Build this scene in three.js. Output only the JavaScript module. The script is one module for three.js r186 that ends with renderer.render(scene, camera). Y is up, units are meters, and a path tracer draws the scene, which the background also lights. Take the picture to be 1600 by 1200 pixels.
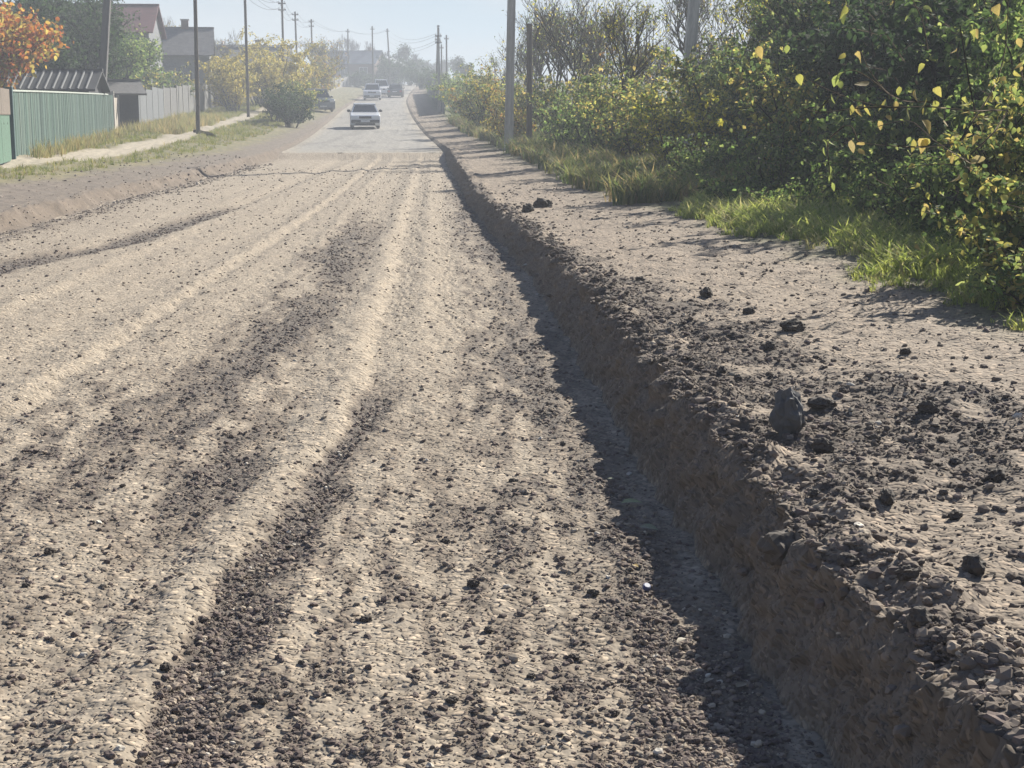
import * as THREE from 'three';
import { mergeGeometries } from 'three/addons/utils/BufferGeometryUtils.js';
import { createNoise2D, createNoise3D } from 'simplex-noise';

// ---------- camera, sky, sun, exposure ----------
const scene = new THREE.Scene();
const F = 2400, VX = 676, VY = 181, CAM_H = 1.6;             // focal length and the road's vanishing point, in pixels of the 1600 x 1200 photograph
const camera = new THREE.PerspectiveCamera(2 * Math.atan(600 / F) * 180 / Math.PI, 4 / 3, 0.05, 6000);
const pitch = Math.atan((600 - VY) / F), yaw = Math.atan((800 - VX) / F * Math.cos(pitch));
camera.position.set(0, CAM_H, 0);
camera.rotation.order = 'YXZ';
camera.rotation.set(-pitch, -yaw, 0);
camera.updateMatrixWorld(true);
const renderer = new THREE.WebGLRenderer({ antialias: true });
renderer.toneMapping = THREE.LinearToneMapping;
renderer.toneMappingExposure = 2.3;
renderer.shadowMap.enabled = true;

const SUN_AZ = 39 * Math.PI / 180, SUN_EL = 32 * Math.PI / 180;
const sunDir = new THREE.Vector3(Math.sin(SUN_AZ) * Math.cos(SUN_EL), Math.sin(SUN_EL), -Math.cos(SUN_AZ) * Math.cos(SUN_EL));
const sun = new THREE.DirectionalLight(new THREE.Color().setRGB(1, 0.94, 0.82), 5);
sun.position.copy(sunDir).multiplyScalar(200).add(new THREE.Vector3(0, 0, -40));
sun.target.position.set(0, 0, -40);
sun.castShadow = true;
sun.shadow.mapSize.set(4096, 4096);
Object.assign(sun.shadow.camera, { left: -70, right: 70, top: 90, bottom: -90, near: 1, far: 500 });
scene.add(sun, sun.target);

function rng(seed) { let a = seed >>> 0; return () => { a = (a + 0x6D2B79F5) | 0; let t = Math.imul(a ^ (a >>> 15), 1 | a); t = (t + Math.imul(t ^ (t >>> 7), 61 | t)) ^ t; return ((t ^ (t >>> 14)) >>> 0) / 4294967296; }; }
const n2 = createNoise2D(rng(11)), n2b = createNoise2D(rng(12)), n3 = createNoise3D(rng(13));
const fbm = (x, y, o = 4) => { let s = 0, a = 1, t = 0; for (let i = 0; i < o; i++) { s += a * n2(x, y); t += a; a *= 0.5; x = x * 2.03 + 17.1; y = y * 2.03 + 9.7; } return s / t; };
const clamp = (v, a = 0, b = 1) => Math.min(b, Math.max(a, v));
const lerp = (a, b, t) => a + (b - a) * t;
const smooth = (a, b, v) => { const t = clamp((v - a) / (b - a)); return t * t * (3 - 2 * t); };

{ // a pale autumn sky with thin high cloud, brighter round the sun
  const W = 1024, Hh = 512, data = new Float32Array(W * Hh * 4);
  const dir = new THREE.Vector3();
  for (let j = 0; j < Hh; j++) for (let i = 0; i < W; i++) {
    const el = ((j + 0.5) / Hh - 0.5) * Math.PI, az = ((i + 0.5) / W - 0.5) * Math.PI * 2;
    dir.set(Math.cos(az) * Math.cos(el), Math.sin(el), Math.sin(az) * Math.cos(el));
    const up = Math.max(0, dir.y), t = Math.pow(1 - up, 6);
    let r = lerp(0.024, 0.36, t), g = lerp(0.064, 0.455, t), b = lerp(0.165, 0.49, t);
    const c = Math.max(0, dir.dot(sunDir)), glow = 0.14 * Math.pow(c, 6) + 0.4 * Math.pow(c, 60);
    r += glow; g += glow * 0.94; b += glow * 0.84;
    const k = 1 / (up + 0.16), cl = clamp(0.65 + 0.75 * n3(dir.x * k * 0.9 + 3, dir.z * k * 0.9, 1.7) + 0.35 * n3(dir.x * k * 2.4, dir.z * k * 2.4, 5)) * 0.45;
    const w = 0.05 + 0.47 * t + glow * 0.8;
    r = lerp(r, w, cl); g = lerp(g, w * 0.99, cl); b = lerp(b, w * 0.98, cl);
    if (dir.y < -0.02) { r = 0.22; g = 0.20; b = 0.17; }
    const o = (j * W + i) * 4;
    data[o] = r; data[o + 1] = g; data[o + 2] = b; data[o + 3] = 1;
  }
  const sky = new THREE.DataTexture(data, W, Hh, THREE.RGBAFormat, THREE.FloatType);
  sky.mapping = THREE.EquirectangularReflectionMapping;
  sky.magFilter = THREE.LinearFilter; sky.minFilter = THREE.LinearFilter; sky.wrapS = THREE.RepeatWrapping;
  sky.needsUpdate = true;
  scene.background = sky; scene.environment = sky;
}
scene.fog = new THREE.FogExp2(new THREE.Color(0.84, 0.9, 1.0), 0.0028);

// ---------- helpers ----------
const names = new Map();
const numbered = n => { const k = names.get(n) || 0; names.set(n, k + 1); return k ? `${n}_${String(k).padStart(3, '0')}` : n; };
function tag(o, label, category, group, kind) { o.userData.label = label; o.userData.category = category; if (group) o.userData.group = group; if (kind) o.userData.kind = kind; return o; }
function sh(o) { o.castShadow = true; o.receiveShadow = true; return o; }
function thing(name, label, category, p = [0, 0, 0], turn = 0, group) {
  const o = new THREE.Group(); o.name = numbered(name); o.position.set(...p); o.rotation.y = turn; scene.add(o);
  return tag(o, label, category, group);
}
function part(name, geo, mat, parent, p, r) {
  const m = sh(new THREE.Mesh(Array.isArray(geo) ? mergeGeometries(geo) : geo, mat)); m.name = parent ? name : numbered(name);
  if (p) m.position.set(...p); if (r) m.rotation.set(...r);
  (parent || scene).add(m); return m;
}
function structure(name, geo, mat) { const m = part(name, geo, mat); m.userData.kind = 'structure'; return m; }
function copy(o, label) { const c = o.clone(); c.name = numbered(o.name.replace(/_\d{3}$/, '')); c.userData = { ...o.userData }; if (label) c.userData.label = label; scene.add(c); return c; }
const lin = (r, g, b) => new THREE.Color().setRGB(r, g, b);
const mat = (r, g, b, o = {}) => new THREE.MeshStandardMaterial({ color: lin(r, g, b), roughness: 0.9, side: THREE.DoubleSide, ...o });
// geometry with a box's size and its place
const bx = (w, h, d, x = 0, y = 0, z = 0) => new THREE.BoxGeometry(w, h, d).translate(x, y, z);
// a pixel of the photograph to a point at distance d along the road
function at(px, py, d) {
  const v = new THREE.Vector3((px - 800) / F, (600 - py) / F, -1).applyEuler(camera.rotation);
  return v.multiplyScalar(d / -v.z).add(camera.position);
}
const keys = list => v => { // smooth interpolation through [position, value] pairs
  if (v <= list[0][0]) return list[0][1];
  const n = list.length;
  if (v >= list[n - 1][0]) return list[n - 1][1];
  let i = 0; while (v > list[i + 1][0]) i++;
  const m = j => j <= 0 || j >= n - 1 ? (j <= 0 ? (list[1][1] - list[0][1]) / (list[1][0] - list[0][0]) : (list[n - 1][1] - list[n - 2][1]) / (list[n - 1][0] - list[n - 2][0])) : (list[j + 1][1] - list[j - 1][1]) / (list[j + 1][0] - list[j - 1][0]);
  const h = list[i + 1][0] - list[i][0], t = (v - list[i][0]) / h, t2 = t * t, t3 = t2 * t;
  return (2 * t3 - 3 * t2 + 1) * list[i][1] + (t3 - 2 * t2 + t) * h * m(i) + (-2 * t3 + 3 * t2) * list[i + 1][1] + (t3 - t2) * h * m(i + 1);
};
const linear = list => v => { if (v <= list[0][0]) return list[0][1]; for (let i = 1; i < list.length; i++) if (v <= list[i][0]) return lerp(list[i - 1][1], list[i][1], (v - list[i - 1][0]) / (list[i][0] - list[i - 1][0])); return list[list.length - 1][1]; };
// tapered tubes through point lists, joined into one geometry
function tubeGeo(list, sides = 4) {
  const P = [], N = [], U = [], I = []; const t = new THREE.Vector3(), a = new THREE.Vector3(), b = new THREE.Vector3();
  for (const { pts, r0, r1 } of list) {
    const n = pts.length, base = P.length / 3;
    let len = 0;
    for (let i = 0; i < n; i++) {
      t.copy(pts[Math.min(n - 1, i + 1)]).sub(pts[Math.max(0, i - 1)]).normalize();
      a.set(Math.abs(t.y) > 0.9 ? 1 : 0, Math.abs(t.y) > 0.9 ? 0 : 1, 0).cross(t).normalize(); b.crossVectors(t, a);
      if (i) len += pts[i].distanceTo(pts[i - 1]);
      const r = lerp(r0, r1, i / (n - 1));
      for (let k = 0; k < sides; k++) {
        const w = k / sides * Math.PI * 2, c = Math.cos(w), s = Math.sin(w);
        const nx = a.x * c + b.x * s, ny = a.y * c + b.y * s, nz = a.z * c + b.z * s;
        P.push(pts[i].x + nx * r, pts[i].y + ny * r, pts[i].z + nz * r); N.push(nx, ny, nz); U.push(k / sides, len);
      }
      if (i) for (let k = 0; k < sides; k++) {
        const k1 = (k + 1) % sides, p = base + (i - 1) * sides, q = base + i * sides;
        I.push(p + k, q + k, p + k1, p + k1, q + k, q + k1);
      }
    }
  }
  const g = new THREE.BufferGeometry();
  g.setAttribute('position', new THREE.Float32BufferAttribute(P, 3)); g.setAttribute('normal', new THREE.Float32BufferAttribute(N, 3));
  g.setAttribute('uv', new THREE.Float32BufferAttribute(U, 2)); g.setIndex(I); return g;
}
const V = (x, y, z) => new THREE.Vector3(x, y, z);
function bar(p, q, r, r1 = r, sides = 6) { return tubeGeo([{ pts: [p, q], r0: r, r1 }], sides); }
function canvasTex(size, draw, srgb = true) {
  const d = new Uint8Array(size * size * 4);
  for (let j = 0; j < size; j++) for (let i = 0; i < size; i++) { const c = draw(i / size, j / size, i, j), o = (j * size + i) * 4; for (let k = 0; k < 3; k++) d[o + k] = clamp(c[k]) * 255; d[o + 3] = 255; }
  const t = new THREE.DataTexture(d, size, size); t.magFilter = THREE.LinearFilter; t.minFilter = THREE.LinearMipmapLinearFilter; t.generateMipmaps = true;
  t.wrapS = t.wrapT = THREE.RepeatWrapping; if (srgb) t.colorSpace = THREE.SRGBColorSpace; t.needsUpdate = true; return t;
}
// noise that repeats over 1 x 1
const tor = (u, v, f, s = 0) => { const a = u * Math.PI * 2, b = v * Math.PI * 2, r = f / (Math.PI * 2); return 0.5 * (n3(Math.cos(a) * r + s, Math.sin(a) * r, Math.cos(b) * r + s * 2) + n3(Math.sin(b) * r - s, Math.cos(a) * r + 7, Math.sin(a) * r - s)); };

// ---------- the ground: an excavated dirt road between a cut bank and a verge, rising to an asphalt street ----------
const EDGE_D = 59.5;                                           // where the asphalt begins
const edgeR = keys([[0, 0.95], [8, 0.96], [13, 0.98], [16, 0.94], [18, 0.89], [20.5, 0.82], [24, 0.74], [28, 0.65], [36, 0.6], [48, 0.5], [60, 0.42], [90, -0.75], [130, -2.0], [170, -2.8], [230, -2.6], [260, -1.6], [300, 2], [420, 16]]);
const edgeL = keys([[0, -6.0], [25, -6.02], [60, -5.8], [90, -6.4], [130, -7.4], [170, -7.9], [230, -7.9], [260, -7], [300, -3.4], [420, 10]]);
const rise = keys([[0, 0], [30, 0], [58, 0.2], [75, 0.5], [90, 0.88], [120, 1.78], [170, 3.4], [215, 5.05], [260, 6.7], [300, 7.6], [420, 8.6], [800, 9]]);
const wallTop = keys([[0, 0.35], [10, 0.34], [17, 0.29], [25, 0.27], [45, 0.25], [58, 0.2], [70, 0.1], [420, 0.08]]);
const bankTop = keys([[0, 0.27], [22, 0.25], [40, 0.18], [58, 0.12], [80, 0.08], [420, 0.06]]);
const rightProfile = linear([[0, 0], [1.0, 0.04], [2.2, 0.1], [4, 0.22], [8, 0.35], [20, 0.5], [150, 1.5]]);
const leftProfile = linear([[0, 0], [1.2, 0.05], [2.6, 0.19], [4.2, 0.33], [5.5, 0.38], [9, 0.46], [30, 0.8], [150, 1.5]]);
// the cut edges wander a little
const wobR = d => (0.05 * fbm(d * 0.55, 3.3, 4) + 0.03 * n2(d * 3.1, 8)) * (1 - smooth(56, 66, d));
const wobL = d => (0.22 * fbm(d * 0.25, 31, 4)) * (1 - smooth(56, 66, d));
const R_ = d => edgeR(d) + wobR(d), L_ = d => edgeL(d) + wobL(d);
const onDirt = d => 1 - smooth(EDGE_D - 2.2, EDGE_D - 0.2, d);
const WALL = 0.15, BANK = 0.32;

// pale packed dirt (0) to dark loose gravel (1) on the road bed
function band(x, c, w) { const t = (x - c) / w; return Math.exp(-t * t); }
function gravel(x, d) {
  const wx = x + 0.05 * n2(d * 0.8, x * 2) + 0.03 * n2(d * 3, x * 6);
  const n = 0.5 + 0.6 * fbm(x * 1.2, d * 0.17 + 5, 4), fine = 0.5 + 0.7 * fbm(x * 5.5, d * 1.1, 4);
  let g = 0.1 + 0.28 * n * fine + 0.17 * (1 - smooth(3.5, 10, d)) * smooth(0.3, 0.8, 0.6 * n + 0.5 * fine);
  const ridge = -0.57 - 0.28 * (1 - smooth(3, 9, d)) + 0.03 * Math.sin(d * 0.9);   // the pale ridge left by a wheel
  g += 1.0 * band(wx, ridge + 0.17, 0.10) * smooth(3.0, 4.2, d) * (1 - smooth(7.5, 10, d)) * (0.55 + 0.7 * n);
  g += 0.72 * band(wx, -1.15, 0.42) * smooth(5.2, 7, d) * (1 - smooth(16, 30, d)) * smooth(0.25, 0.7, n * 0.7 + fine * 0.4);
  g += 0.5 * band(wx, -1.9, 0.4) * smooth(4, 6, d) * (1 - smooth(8, 12, d)) * smooth(0.4, 0.75, fine);
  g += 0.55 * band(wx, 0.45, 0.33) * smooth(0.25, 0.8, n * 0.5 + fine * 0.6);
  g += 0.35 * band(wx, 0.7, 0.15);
  g += 0.35 * band(wx, -0.35, 0.3) * smooth(0.45, 0.8, fine) * (1 - smooth(4, 9, d));
  g += 0.95 * band(wx, linear([[12, -5.2], [16.8, -4.7], [20, -4.0], [26.7, -3.6], [36, -3.4]])(d), 0.26) * smooth(13, 16, d) * (1 - smooth(26, 31, d));
  g += 0.55 * band(wx, -5.85, 0.28) * smooth(0.3, 0.7, fine + 0.1);
  g -= 0.75 * band(wx, ridge, 0.10);
  g -= 0.5 * band(wx, -2.1 - 0.35 * (1 - smooth(6, 30, d)), 0.13);
  g -= 0.45 * band(wx, -3.2, 0.75) + 0.4 * band(wx, -3.9 + 0.02 * d, 0.13);
  g -= 0.3 * band(wx, -0.1, 0.16) * smooth(9, 16, d);
  for (const [c, from] of [[-2.42, 5], [-1.72, 7], [-0.3, 9], [0.12, 8], [-3.5, 9], [-4.45, 12]]) { const t = wx - c - 0.012 * (d - 10) * (c < -1 ? 1 : 0.3); g -= 0.3 * band(t, 0, 0.13) * smooth(from, from + 5, d); }
  g *= 1 - 0.35 * smooth(22, 45, d);
  return clamp(g);
}
const vergeLimit = linear([[4.5, 2], [5.6, 1.9], [6.6, 1.4], [7.6, 1.1], [10, 0.75], [13, 0.4], [20, 0.28], [40, 0.3]]);
function verge(x, d, b) { // dark turned soil and gravel (1) to smooth tan earth (0) beside the cut
  const n = 0.5 + 0.7 * fbm(x * 0.7 + 40, d * 0.5, 4), fine = 0.5 + 0.6 * fbm(x * 3, d * 2.6 + 60, 3);
  const lim = vergeLimit(d), q = b + 0.45 * (n - 0.5) + 0.25 * (fine - 0.5);
  let g = 0.95 * (1 - smooth(lim - 0.12, lim + 0.3, q));
  g *= 1 - 0.8 * (1 - smooth(4.5, 5.1, d + 0.5 * (n - 0.5))) * smooth(0.25, 0.4, q);
  g *= 1 - 0.45 * smooth(14, 26, d);
  g *= 1 - 0.65 * smooth(0.52, 0.72, 0.5 + 0.6 * fbm(x * 1.6 + 80, d * 0.9, 3));
  return clamp(0.08 + g * (0.6 + 0.5 * fine) + 0.25 * (fine - 0.5));
}
function relief(x, d) { // fine bumps, metres
  return { a: fbm(x * 2.1, d * 1.7, 3), b: fbm(x * 9 + 5, d * 8, 2), c: 0.7 * n2(x * 27, d * 21) + 0.5 * n2b(x * 55, d * 38) };
}
function H(x, d) {
  const L = L_(d), R = R_(d), r = rise(d), dirt = onDirt(d), e = relief(x, d);
  const bed = r - dirt * Math.min(r, 0.2 * smooth(30, 58, d) + r);
  if (x >= L && x <= R) {
    if (dirt < 0.02) return r + 0.012 * e.a;
    let h = bed + (dirt > 0.02 ? 1 : 0) * (0.014 * e.a + 0.006 * e.b + 0.0022 * e.c);
    const ridge = -0.57 - 0.28 * (1 - smooth(3, 9, d)) + 0.03 * Math.sin(d * 0.9), wx = x + 0.05 * n2(d * 0.8, x * 2) + 0.03 * n2(d * 3, x * 6);
    h += dirt * (0.026 * band(wx, ridge, 0.13) - 0.022 * band(wx, ridge + 0.17, 0.09) - 0.015 * band(wx, ridge - 0.3, 0.14));
    const c2 = -2.1 - 0.35 * (1 - smooth(6, 30, d));
    h += dirt * (0.028 * band(wx, c2, 0.11) - 0.024 * band(wx, c2 + 0.16, 0.07) - 0.02 * band(wx, c2 - 0.4, 0.2));
    const c3 = -3.9 + 0.02 * d;
    h += dirt * (0.028 * band(wx, c3, 0.12) - 0.05 * band(wx, linear([[12, -5.2], [16.8, -4.7], [20, -4.0], [26.7, -3.6], [36, -3.4]])(d), 0.25));
    h += dirt * (0.03 * band(wx, -1.5, 0.12) * smooth(12, 20, d) + 0.02 * band(wx, -0.1, 0.1) * smooth(8, 14, d));
    for (const [c, per, from] of [[-2.42, 0.09, 5], [-1.72, 0.06, 7], [-0.3, 0.055, 9], [0.12, 0.06, 8], [-3.5, 0.1, 9], [-4.45, 0.1, 12]]) { const t = wx - c - 0.012 * (d - 10) * (c < -1 ? 1 : 0.3); if (Math.abs(t) < 0.3) h += dirt * smooth(from, from + 5, d) * (0.0065 * Math.cos(t * 6.283 / per) - 0.012) * band(t, 0, 0.13); }
    h += 0.0075 * gravel(x, d) * e.c * dirt;
    return h;
  }
  if (x > R) {
    const b = x - R, top = r + wallTop(d) - (d > 30 ? 0 : 0);
    if (b < WALL) { const t = b / WALL; return lerp(bed, top, Math.pow(t, 0.85)) + 0.006 * e.b; }
    const k = 1 - smooth(8, 20, b), v = d < 60 ? verge(x, d, b) : 0.2;
    return top + rightProfile(b - WALL) + k * ((0.025 + 0.012 * v) * e.a + (0.005 + 0.008 * v) * e.b + (0.002 + 0.006 * v) * e.c) + 0.05 * Math.exp(-Math.pow((b - 0.28) / 0.13, 2)) * (0.4 + e.a) * onDirt(d) + 0.12 * fbm(x * 0.2, d * 0.2, 2) * smooth(2, 6, b);
  }
  const a = L - x, top = r + bankTop(d);
  if (a < BANK) { const t = a / BANK; return lerp(bed, top, t * t * (3 - 2 * t)) + 0.03 * e.b * t + 0.02 * e.c * t; }
  return top + leftProfile(a - BANK) + 0.035 * e.a + 0.012 * e.b + 0.1 * fbm(x * 0.15, d * 0.12, 2) * smooth(0.5, 4, a);
}
const ground = (x, z) => H(x, -z);

// textures, 1 tile = 2 m
const cells = (() => { // stones scattered over a tile
  const N = 1024, h = new Float32Array(N * N), tone = new Float32Array(N * N), r = rng(77);
  for (let k = 0; k < 14000; k++) {
    const big = r(), R = 1.6 + 7 * Math.pow(big, 6) + 2.2 * r(), cx = r() * N, cy = r() * N, el = 0.6 + 0.7 * r(), an = r() * 3.14, ca = Math.cos(an), sa = Math.sin(an), hh = 0.25 + 0.75 * big * big, to = r();
    const M = Math.ceil(R * 1.5);
    for (let j = -M; j <= M; j++) for (let i = -M; i <= M; i++) {
      const u = (i * ca + j * sa) / (R * el), v = (-i * sa + j * ca) / (R / el), q = 1 - u * u - v * v;
      if (q <= 0) continue;
      const o = (((cy + j | 0) + N) % N) * N + (((cx + i | 0) + N) % N), z = hh * Math.sqrt(q);
      if (z > h[o]) { h[o] = z; tone[o] = to; }
    }
  }
  return { N, h, tone };
})();
const grain = (u, v) => 0.5 * tor(u, v, 26, 3) + 0.3 * tor(u, v, 70, 9) + 0.25 * tor(u, v, 160, 4);
const grainField = (() => { const N = cells.N, f = new Float32Array(N * N); for (let j = 0; j < N; j++) for (let i = 0; i < N; i++) f[j * N + i] = grain(i / N, j / N); return f; })();
const dirtMap = canvasTex(1024, (u, v, i, j) => {
  const o = j * 1024 + i, c = cells.h[o], g = grainField[o];
  let k = 0.80 + 0.16 * g; let w = [k, k, k];
  if (c > 0.05) { const t = cells.tone[o], s = t < 0.62 ? 0.62 + 0.2 * t : 0.8 + 0.22 * (t - 0.62) / 0.38; w = [s, s * 0.985, s * 0.97]; const m = clamp(c * 3); w = w.map((q, n) => lerp(k, q, m * 0.85)); }
  return w;
});
const dirtBump = canvasTex(1024, (u, v, i, j) => { const o = j * 1024 + i, q = 0.35 + 0.22 * grainField[o] + 0.5 * cells.h[o]; return [q, q, q]; }, false);
const softMap = canvasTex(512, (u, v) => { const k = 0.84 + 0.12 * tor(u, v, 12, 6) + 0.09 * tor(u, v, 50, 2) + 0.07 * tor(u, v, 120, 5); return [k, k, k]; });
const softBump = canvasTex(512, (u, v) => { const k = 0.5 + 0.25 * tor(u, v, 12, 6) + 0.2 * tor(u, v, 50, 2) + 0.15 * tor(u, v, 120, 5); return [k, k, k]; }, false);

// colours of the ground (linear, before the grain map)
const PALE = [0.48, 0.405, 0.315], BROWN = [0.24, 0.19, 0.145], DARK = [0.14, 0.116, 0.10], SOIL = [0.13, 0.1, 0.08], TAN = [0.37, 0.295, 0.225], TURF = [0.15, 0.16, 0.055], DRYTURF = [0.27, 0.225, 0.11], CUT = [0.215, 0.172, 0.134], DUSTPATH = [0.46, 0.40, 0.31];
const mixc = (a, b, t) => [lerp(a[0], b[0], t), lerp(a[1], b[1], t), lerp(a[2], b[2], t)];
// the footpath along the fence: its middle line, by distance
const pathX = keys([[0, -11], [30, -10.2], [37, -9.9], [45, -9.7], [58, -10.2], [72, -11], [95, -11.6], [130, -12.5], [170, -13], [420, -13]]);
function groundColor(x, d) {
  const L = L_(d), R = R_(d), n = 0.5 + 0.5 * fbm(x * 0.6, d * 0.4 + 20, 4), f = 0.5 + 0.5 * fbm(x * 5, d * 4, 3);
  if (x >= L && x <= R) {
    const g = gravel(x, d);
    let c = mixc(mixc(PALE, BROWN, 0.25 * n), BROWN, smooth(0.1, 0.5, g) * 0.85);
    c = mixc(c, DARK, smooth(0.35, 0.85, g) * 0.9);
    return c.map(q => q * (0.86 + 0.28 * f));
  }
  if (x > R) {
    const b = x - R;
    if (b < WALL) return mixc(CUT, BROWN, smooth(0.3, 0.75, f)).map(q => q * (0.8 + 0.4 * n));
    if (d > 62) return mixc(mixc(TAN, BROWN, n), TURF, smooth(2.0, 3.2, b + n)).map(q => q * (0.85 + 0.3 * f));
    const v = verge(x, d, b);
    let c = mixc(TAN, SOIL, smooth(0.15, 0.8, v));
    c = mixc(c, BROWN, 0.4 * f);
    const turf = smooth(2.2, 3.0, b + 0.8 * (n - 0.5) + 0.02 * d);
    c = mixc(c, mixc(SOIL, TURF, 0.45 + 0.3 * n), turf);
    return c.map(q => q * (0.85 + 0.3 * f));
  }
  const a = L - x;
  if (a < BANK) return mixc(SOIL, BROWN, 0.2 + 0.6 * f);
  const p = Math.abs(x - pathX(d)), turf = smooth(2.0, 2.9, a + 1.1 * (n - 0.5) + 0.015 * d);
  let c = mixc(mixc(BROWN, TAN, 0.35 * n), DARK, 0.25 + 0.5 * f);
  c = mixc(c, mixc(TURF, DRYTURF, clamp(n * 1.3 - 0.15)), turf * (0.6 + 0.4 * f));
  c = mixc(c, DUSTPATH, (1 - smooth(0.38, 0.72, p + 0.35 * (f - 0.5))) * smooth(18, 26, d));
  return c.map(q => q * (0.88 + 0.24 * f));
}

{
  const rows = []; for (let d = 2.4; d < 420;) { rows.push(d); d *= d < 9 ? 1.0036 : d < 14 ? 1.0052 : d < 80 ? 1.007 : 1.013; }
  rows.push(420);
  // row at the asphalt's edge
  let e = 0; while (rows[e] < EDGE_D) e++;
  rows[e] = EDGE_D;
  // columns: [zone, value]; zone 0 = left of the road (metres out), 1 = across the road (0 to 1), 2 = right of the road
  const cols = [];
  for (const a of [150, 110, 80, 60, 45, 35, 28, 23, 19, 16, 14, 12.5, 11, 10, 9]) cols.push([0, a]);
  for (let a = 8.2; a > 0.02; a -= a > 0.6 ? 0.13 : 0.045) cols.push([0, a]);
  const xs = []; for (let x = -7; x < 0;) { xs.push(x); x += x < -4.2 ? 0.06 : x < -2.2 ? 0.035 : 0.0145; }
  xs.forEach(x => cols.push([1, 1 + x / 7])); cols.push([1, 1]);
  for (let k = 1; k <= 14; k++) cols.push([2, WALL * k / 14]);
  for (let b = WALL; b < 3.2;) { b += b < 0.9 ? 0.017 : b < 1.8 ? 0.024 : 0.045; cols.push([2, b]); }
  for (const b of [3.3, 3.45, 3.6, 3.8, 4, 4.3, 4.6, 5, 5.5, 6, 7, 8, 9.5, 11, 13, 16, 20, 26, 34, 45, 60, 80, 110, 150]) cols.push([2, b]);
  const nc = cols.length, nr = rows.length;
  const sheet = (c0, c1, r0, r1, lift = 0, colour = groundColor, uvs = 0.5) => {
    const w = c1 - c0 + 1, h = r1 - r0 + 1, P = new Float32Array(w * h * 3), C = new Float32Array(w * h * 3), U = new Float32Array(w * h * 2), I = new Uint32Array((w - 1) * (h - 1) * 6);
    for (let j = 0; j < h; j++) {
      const d0 = rows[r0 + j], ragged = r0 + j === e, L0 = 0; let d = d0; const L = L_(d), R = R_(d); let arc = 0;
      for (let i = 0; i < w; i++) {
        const [z, v] = cols[c0 + i]; let x = z === 0 ? L - v : z === 1 ? lerp(L, R, v) : R + v; if (ragged && z === 1) d = d0 - 0.15 + 0.55 * fbm(x * 0.7, 4, 4); let y = H(x, d0) + lift, zz = -d;
        if (z === 2 && v < WALL + 0.25 && d0 < 58) { // the cut face is rough: scraped hollows, clods and overhangs
          const k = smooth(0, 0.05, v) * (1 - smooth(WALL - 0.01, WALL + 0.14, v));
          const q = 0.6 * n3(d * 2.2, y * 6, 1) + 0.4 * n3(d * 6, y * 9, 5) + 0.2 * n3(d * 15, y * 18, 9) + 0.12 * n3(d * 34, y * 45, 2) + 0.3 * n3((d + y * 0.6) * 22, y * 2, 6);
          x += 0.05 * k * q; y += 0.014 * k * n3(d * 9, v * 30, 4) + 0.008 * k * n3(d * 31, v * 70, 8); 
        }
        arc = z === 2 ? x + 1.6 * wallTop(d0) * Math.min(v / WALL, 1) : x;
        const o = (j * w + i) * 3, c = colour(z === 2 && v < WALL ? R + v * 0.99 : x, d);
        P[o] = x; P[o + 1] = y; P[o + 2] = zz; C[o] = c[0]; C[o + 1] = c[1]; C[o + 2] = c[2];
        U[(j * w + i) * 2] = arc * uvs; U[(j * w + i) * 2 + 1] = d * uvs;
      }
    }
    let q = 0;
    for (let j = 0; j < h - 1; j++) for (let i = 0; i < w - 1; i++) { const a = j * w + i, b = a + 1, c = a + w, e2 = c + 1; I[q++] = a; I[q++] = b; I[q++] = c; I[q++] = b; I[q++] = e2; I[q++] = c; }
    const g = new THREE.BufferGeometry();
    g.setAttribute('position', new THREE.BufferAttribute(P, 3)); g.setAttribute('color', new THREE.BufferAttribute(C, 3)); g.setAttribute('uv', new THREE.BufferAttribute(U, 2));
    g.setIndex(new THREE.BufferAttribute(I, 1)); g.computeVertexNormals(); return g;
  };
  const c1 = cols.findIndex(c => c[0] === 1), c2 = cols.findIndex(c => c[0] === 2) - 1;
  const dirtMat = new THREE.MeshStandardMaterial({ vertexColors: true, map: dirtMap, bumpMap: dirtBump, bumpScale: 0.014, roughness: 0.95, side: THREE.DoubleSide });
  const softMat = new THREE.MeshStandardMaterial({ vertexColors: true, map: softMap, bumpMap: softBump, bumpScale: 0.012, roughness: 1, side: THREE.DoubleSide });
  structure('dirt_road', sheet(c1, c2, 0, e), dirtMat);
  structure('grass_verge', sheet(0, c1, 0, nr - 1), softMat);
  structure('dirt_verge', sheet(c2, nc - 1, 0, nr - 1), dirtMat);
  // the old asphalt, with a broken edge towards the dirt
  const asphaltMat = new THREE.MeshStandardMaterial({ vertexColors: true, map: softMap, bumpMap: softBump, bumpScale: 0.004, roughness: 0.72, side: THREE.DoubleSide });
  const asphaltColor = (x, d) => { const t = 0.5 + 0.5 * fbm(x * 0.9, d * 0.12, 4), s = 0.5 + 0.5 * fbm(x * 2.2 + 9, d * 0.5, 3); const L = L_(d), R = R_(d), edge = Math.min(x - L, R - x);
    return mixc(mixc([0.27, 0.255, 0.235], [0.36, 0.335, 0.295], t), [0.42, 0.36, 0.27], clamp((1 - smooth(0.1, 0.9, edge + s * 0.5)) * 0.9 + (1 - smooth(60, 66, d + 4 * s)) * 0.5)).map(q => q * (0.86 + 0.24 * s) * (fbm(x * 0.45 + 70, d * 0.07, 2) > 0.32 ? 0.8 : 1)); };
  structure('asphalt_road', sheet(c1, c2, e, nr - 1, 0, asphaltColor), asphaltMat);
  // far land, down to the horizon
  const far = new THREE.PlaneGeometry(5200, 2600, 20, 10).rotateX(-Math.PI / 2).translate(0, 7.9, -419.8 - 1300);
  const behind = new THREE.PlaneGeometry(300, 60, 8, 4).rotateX(-Math.PI / 2).translate(0, 0.0, -2.42 + 30);
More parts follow.
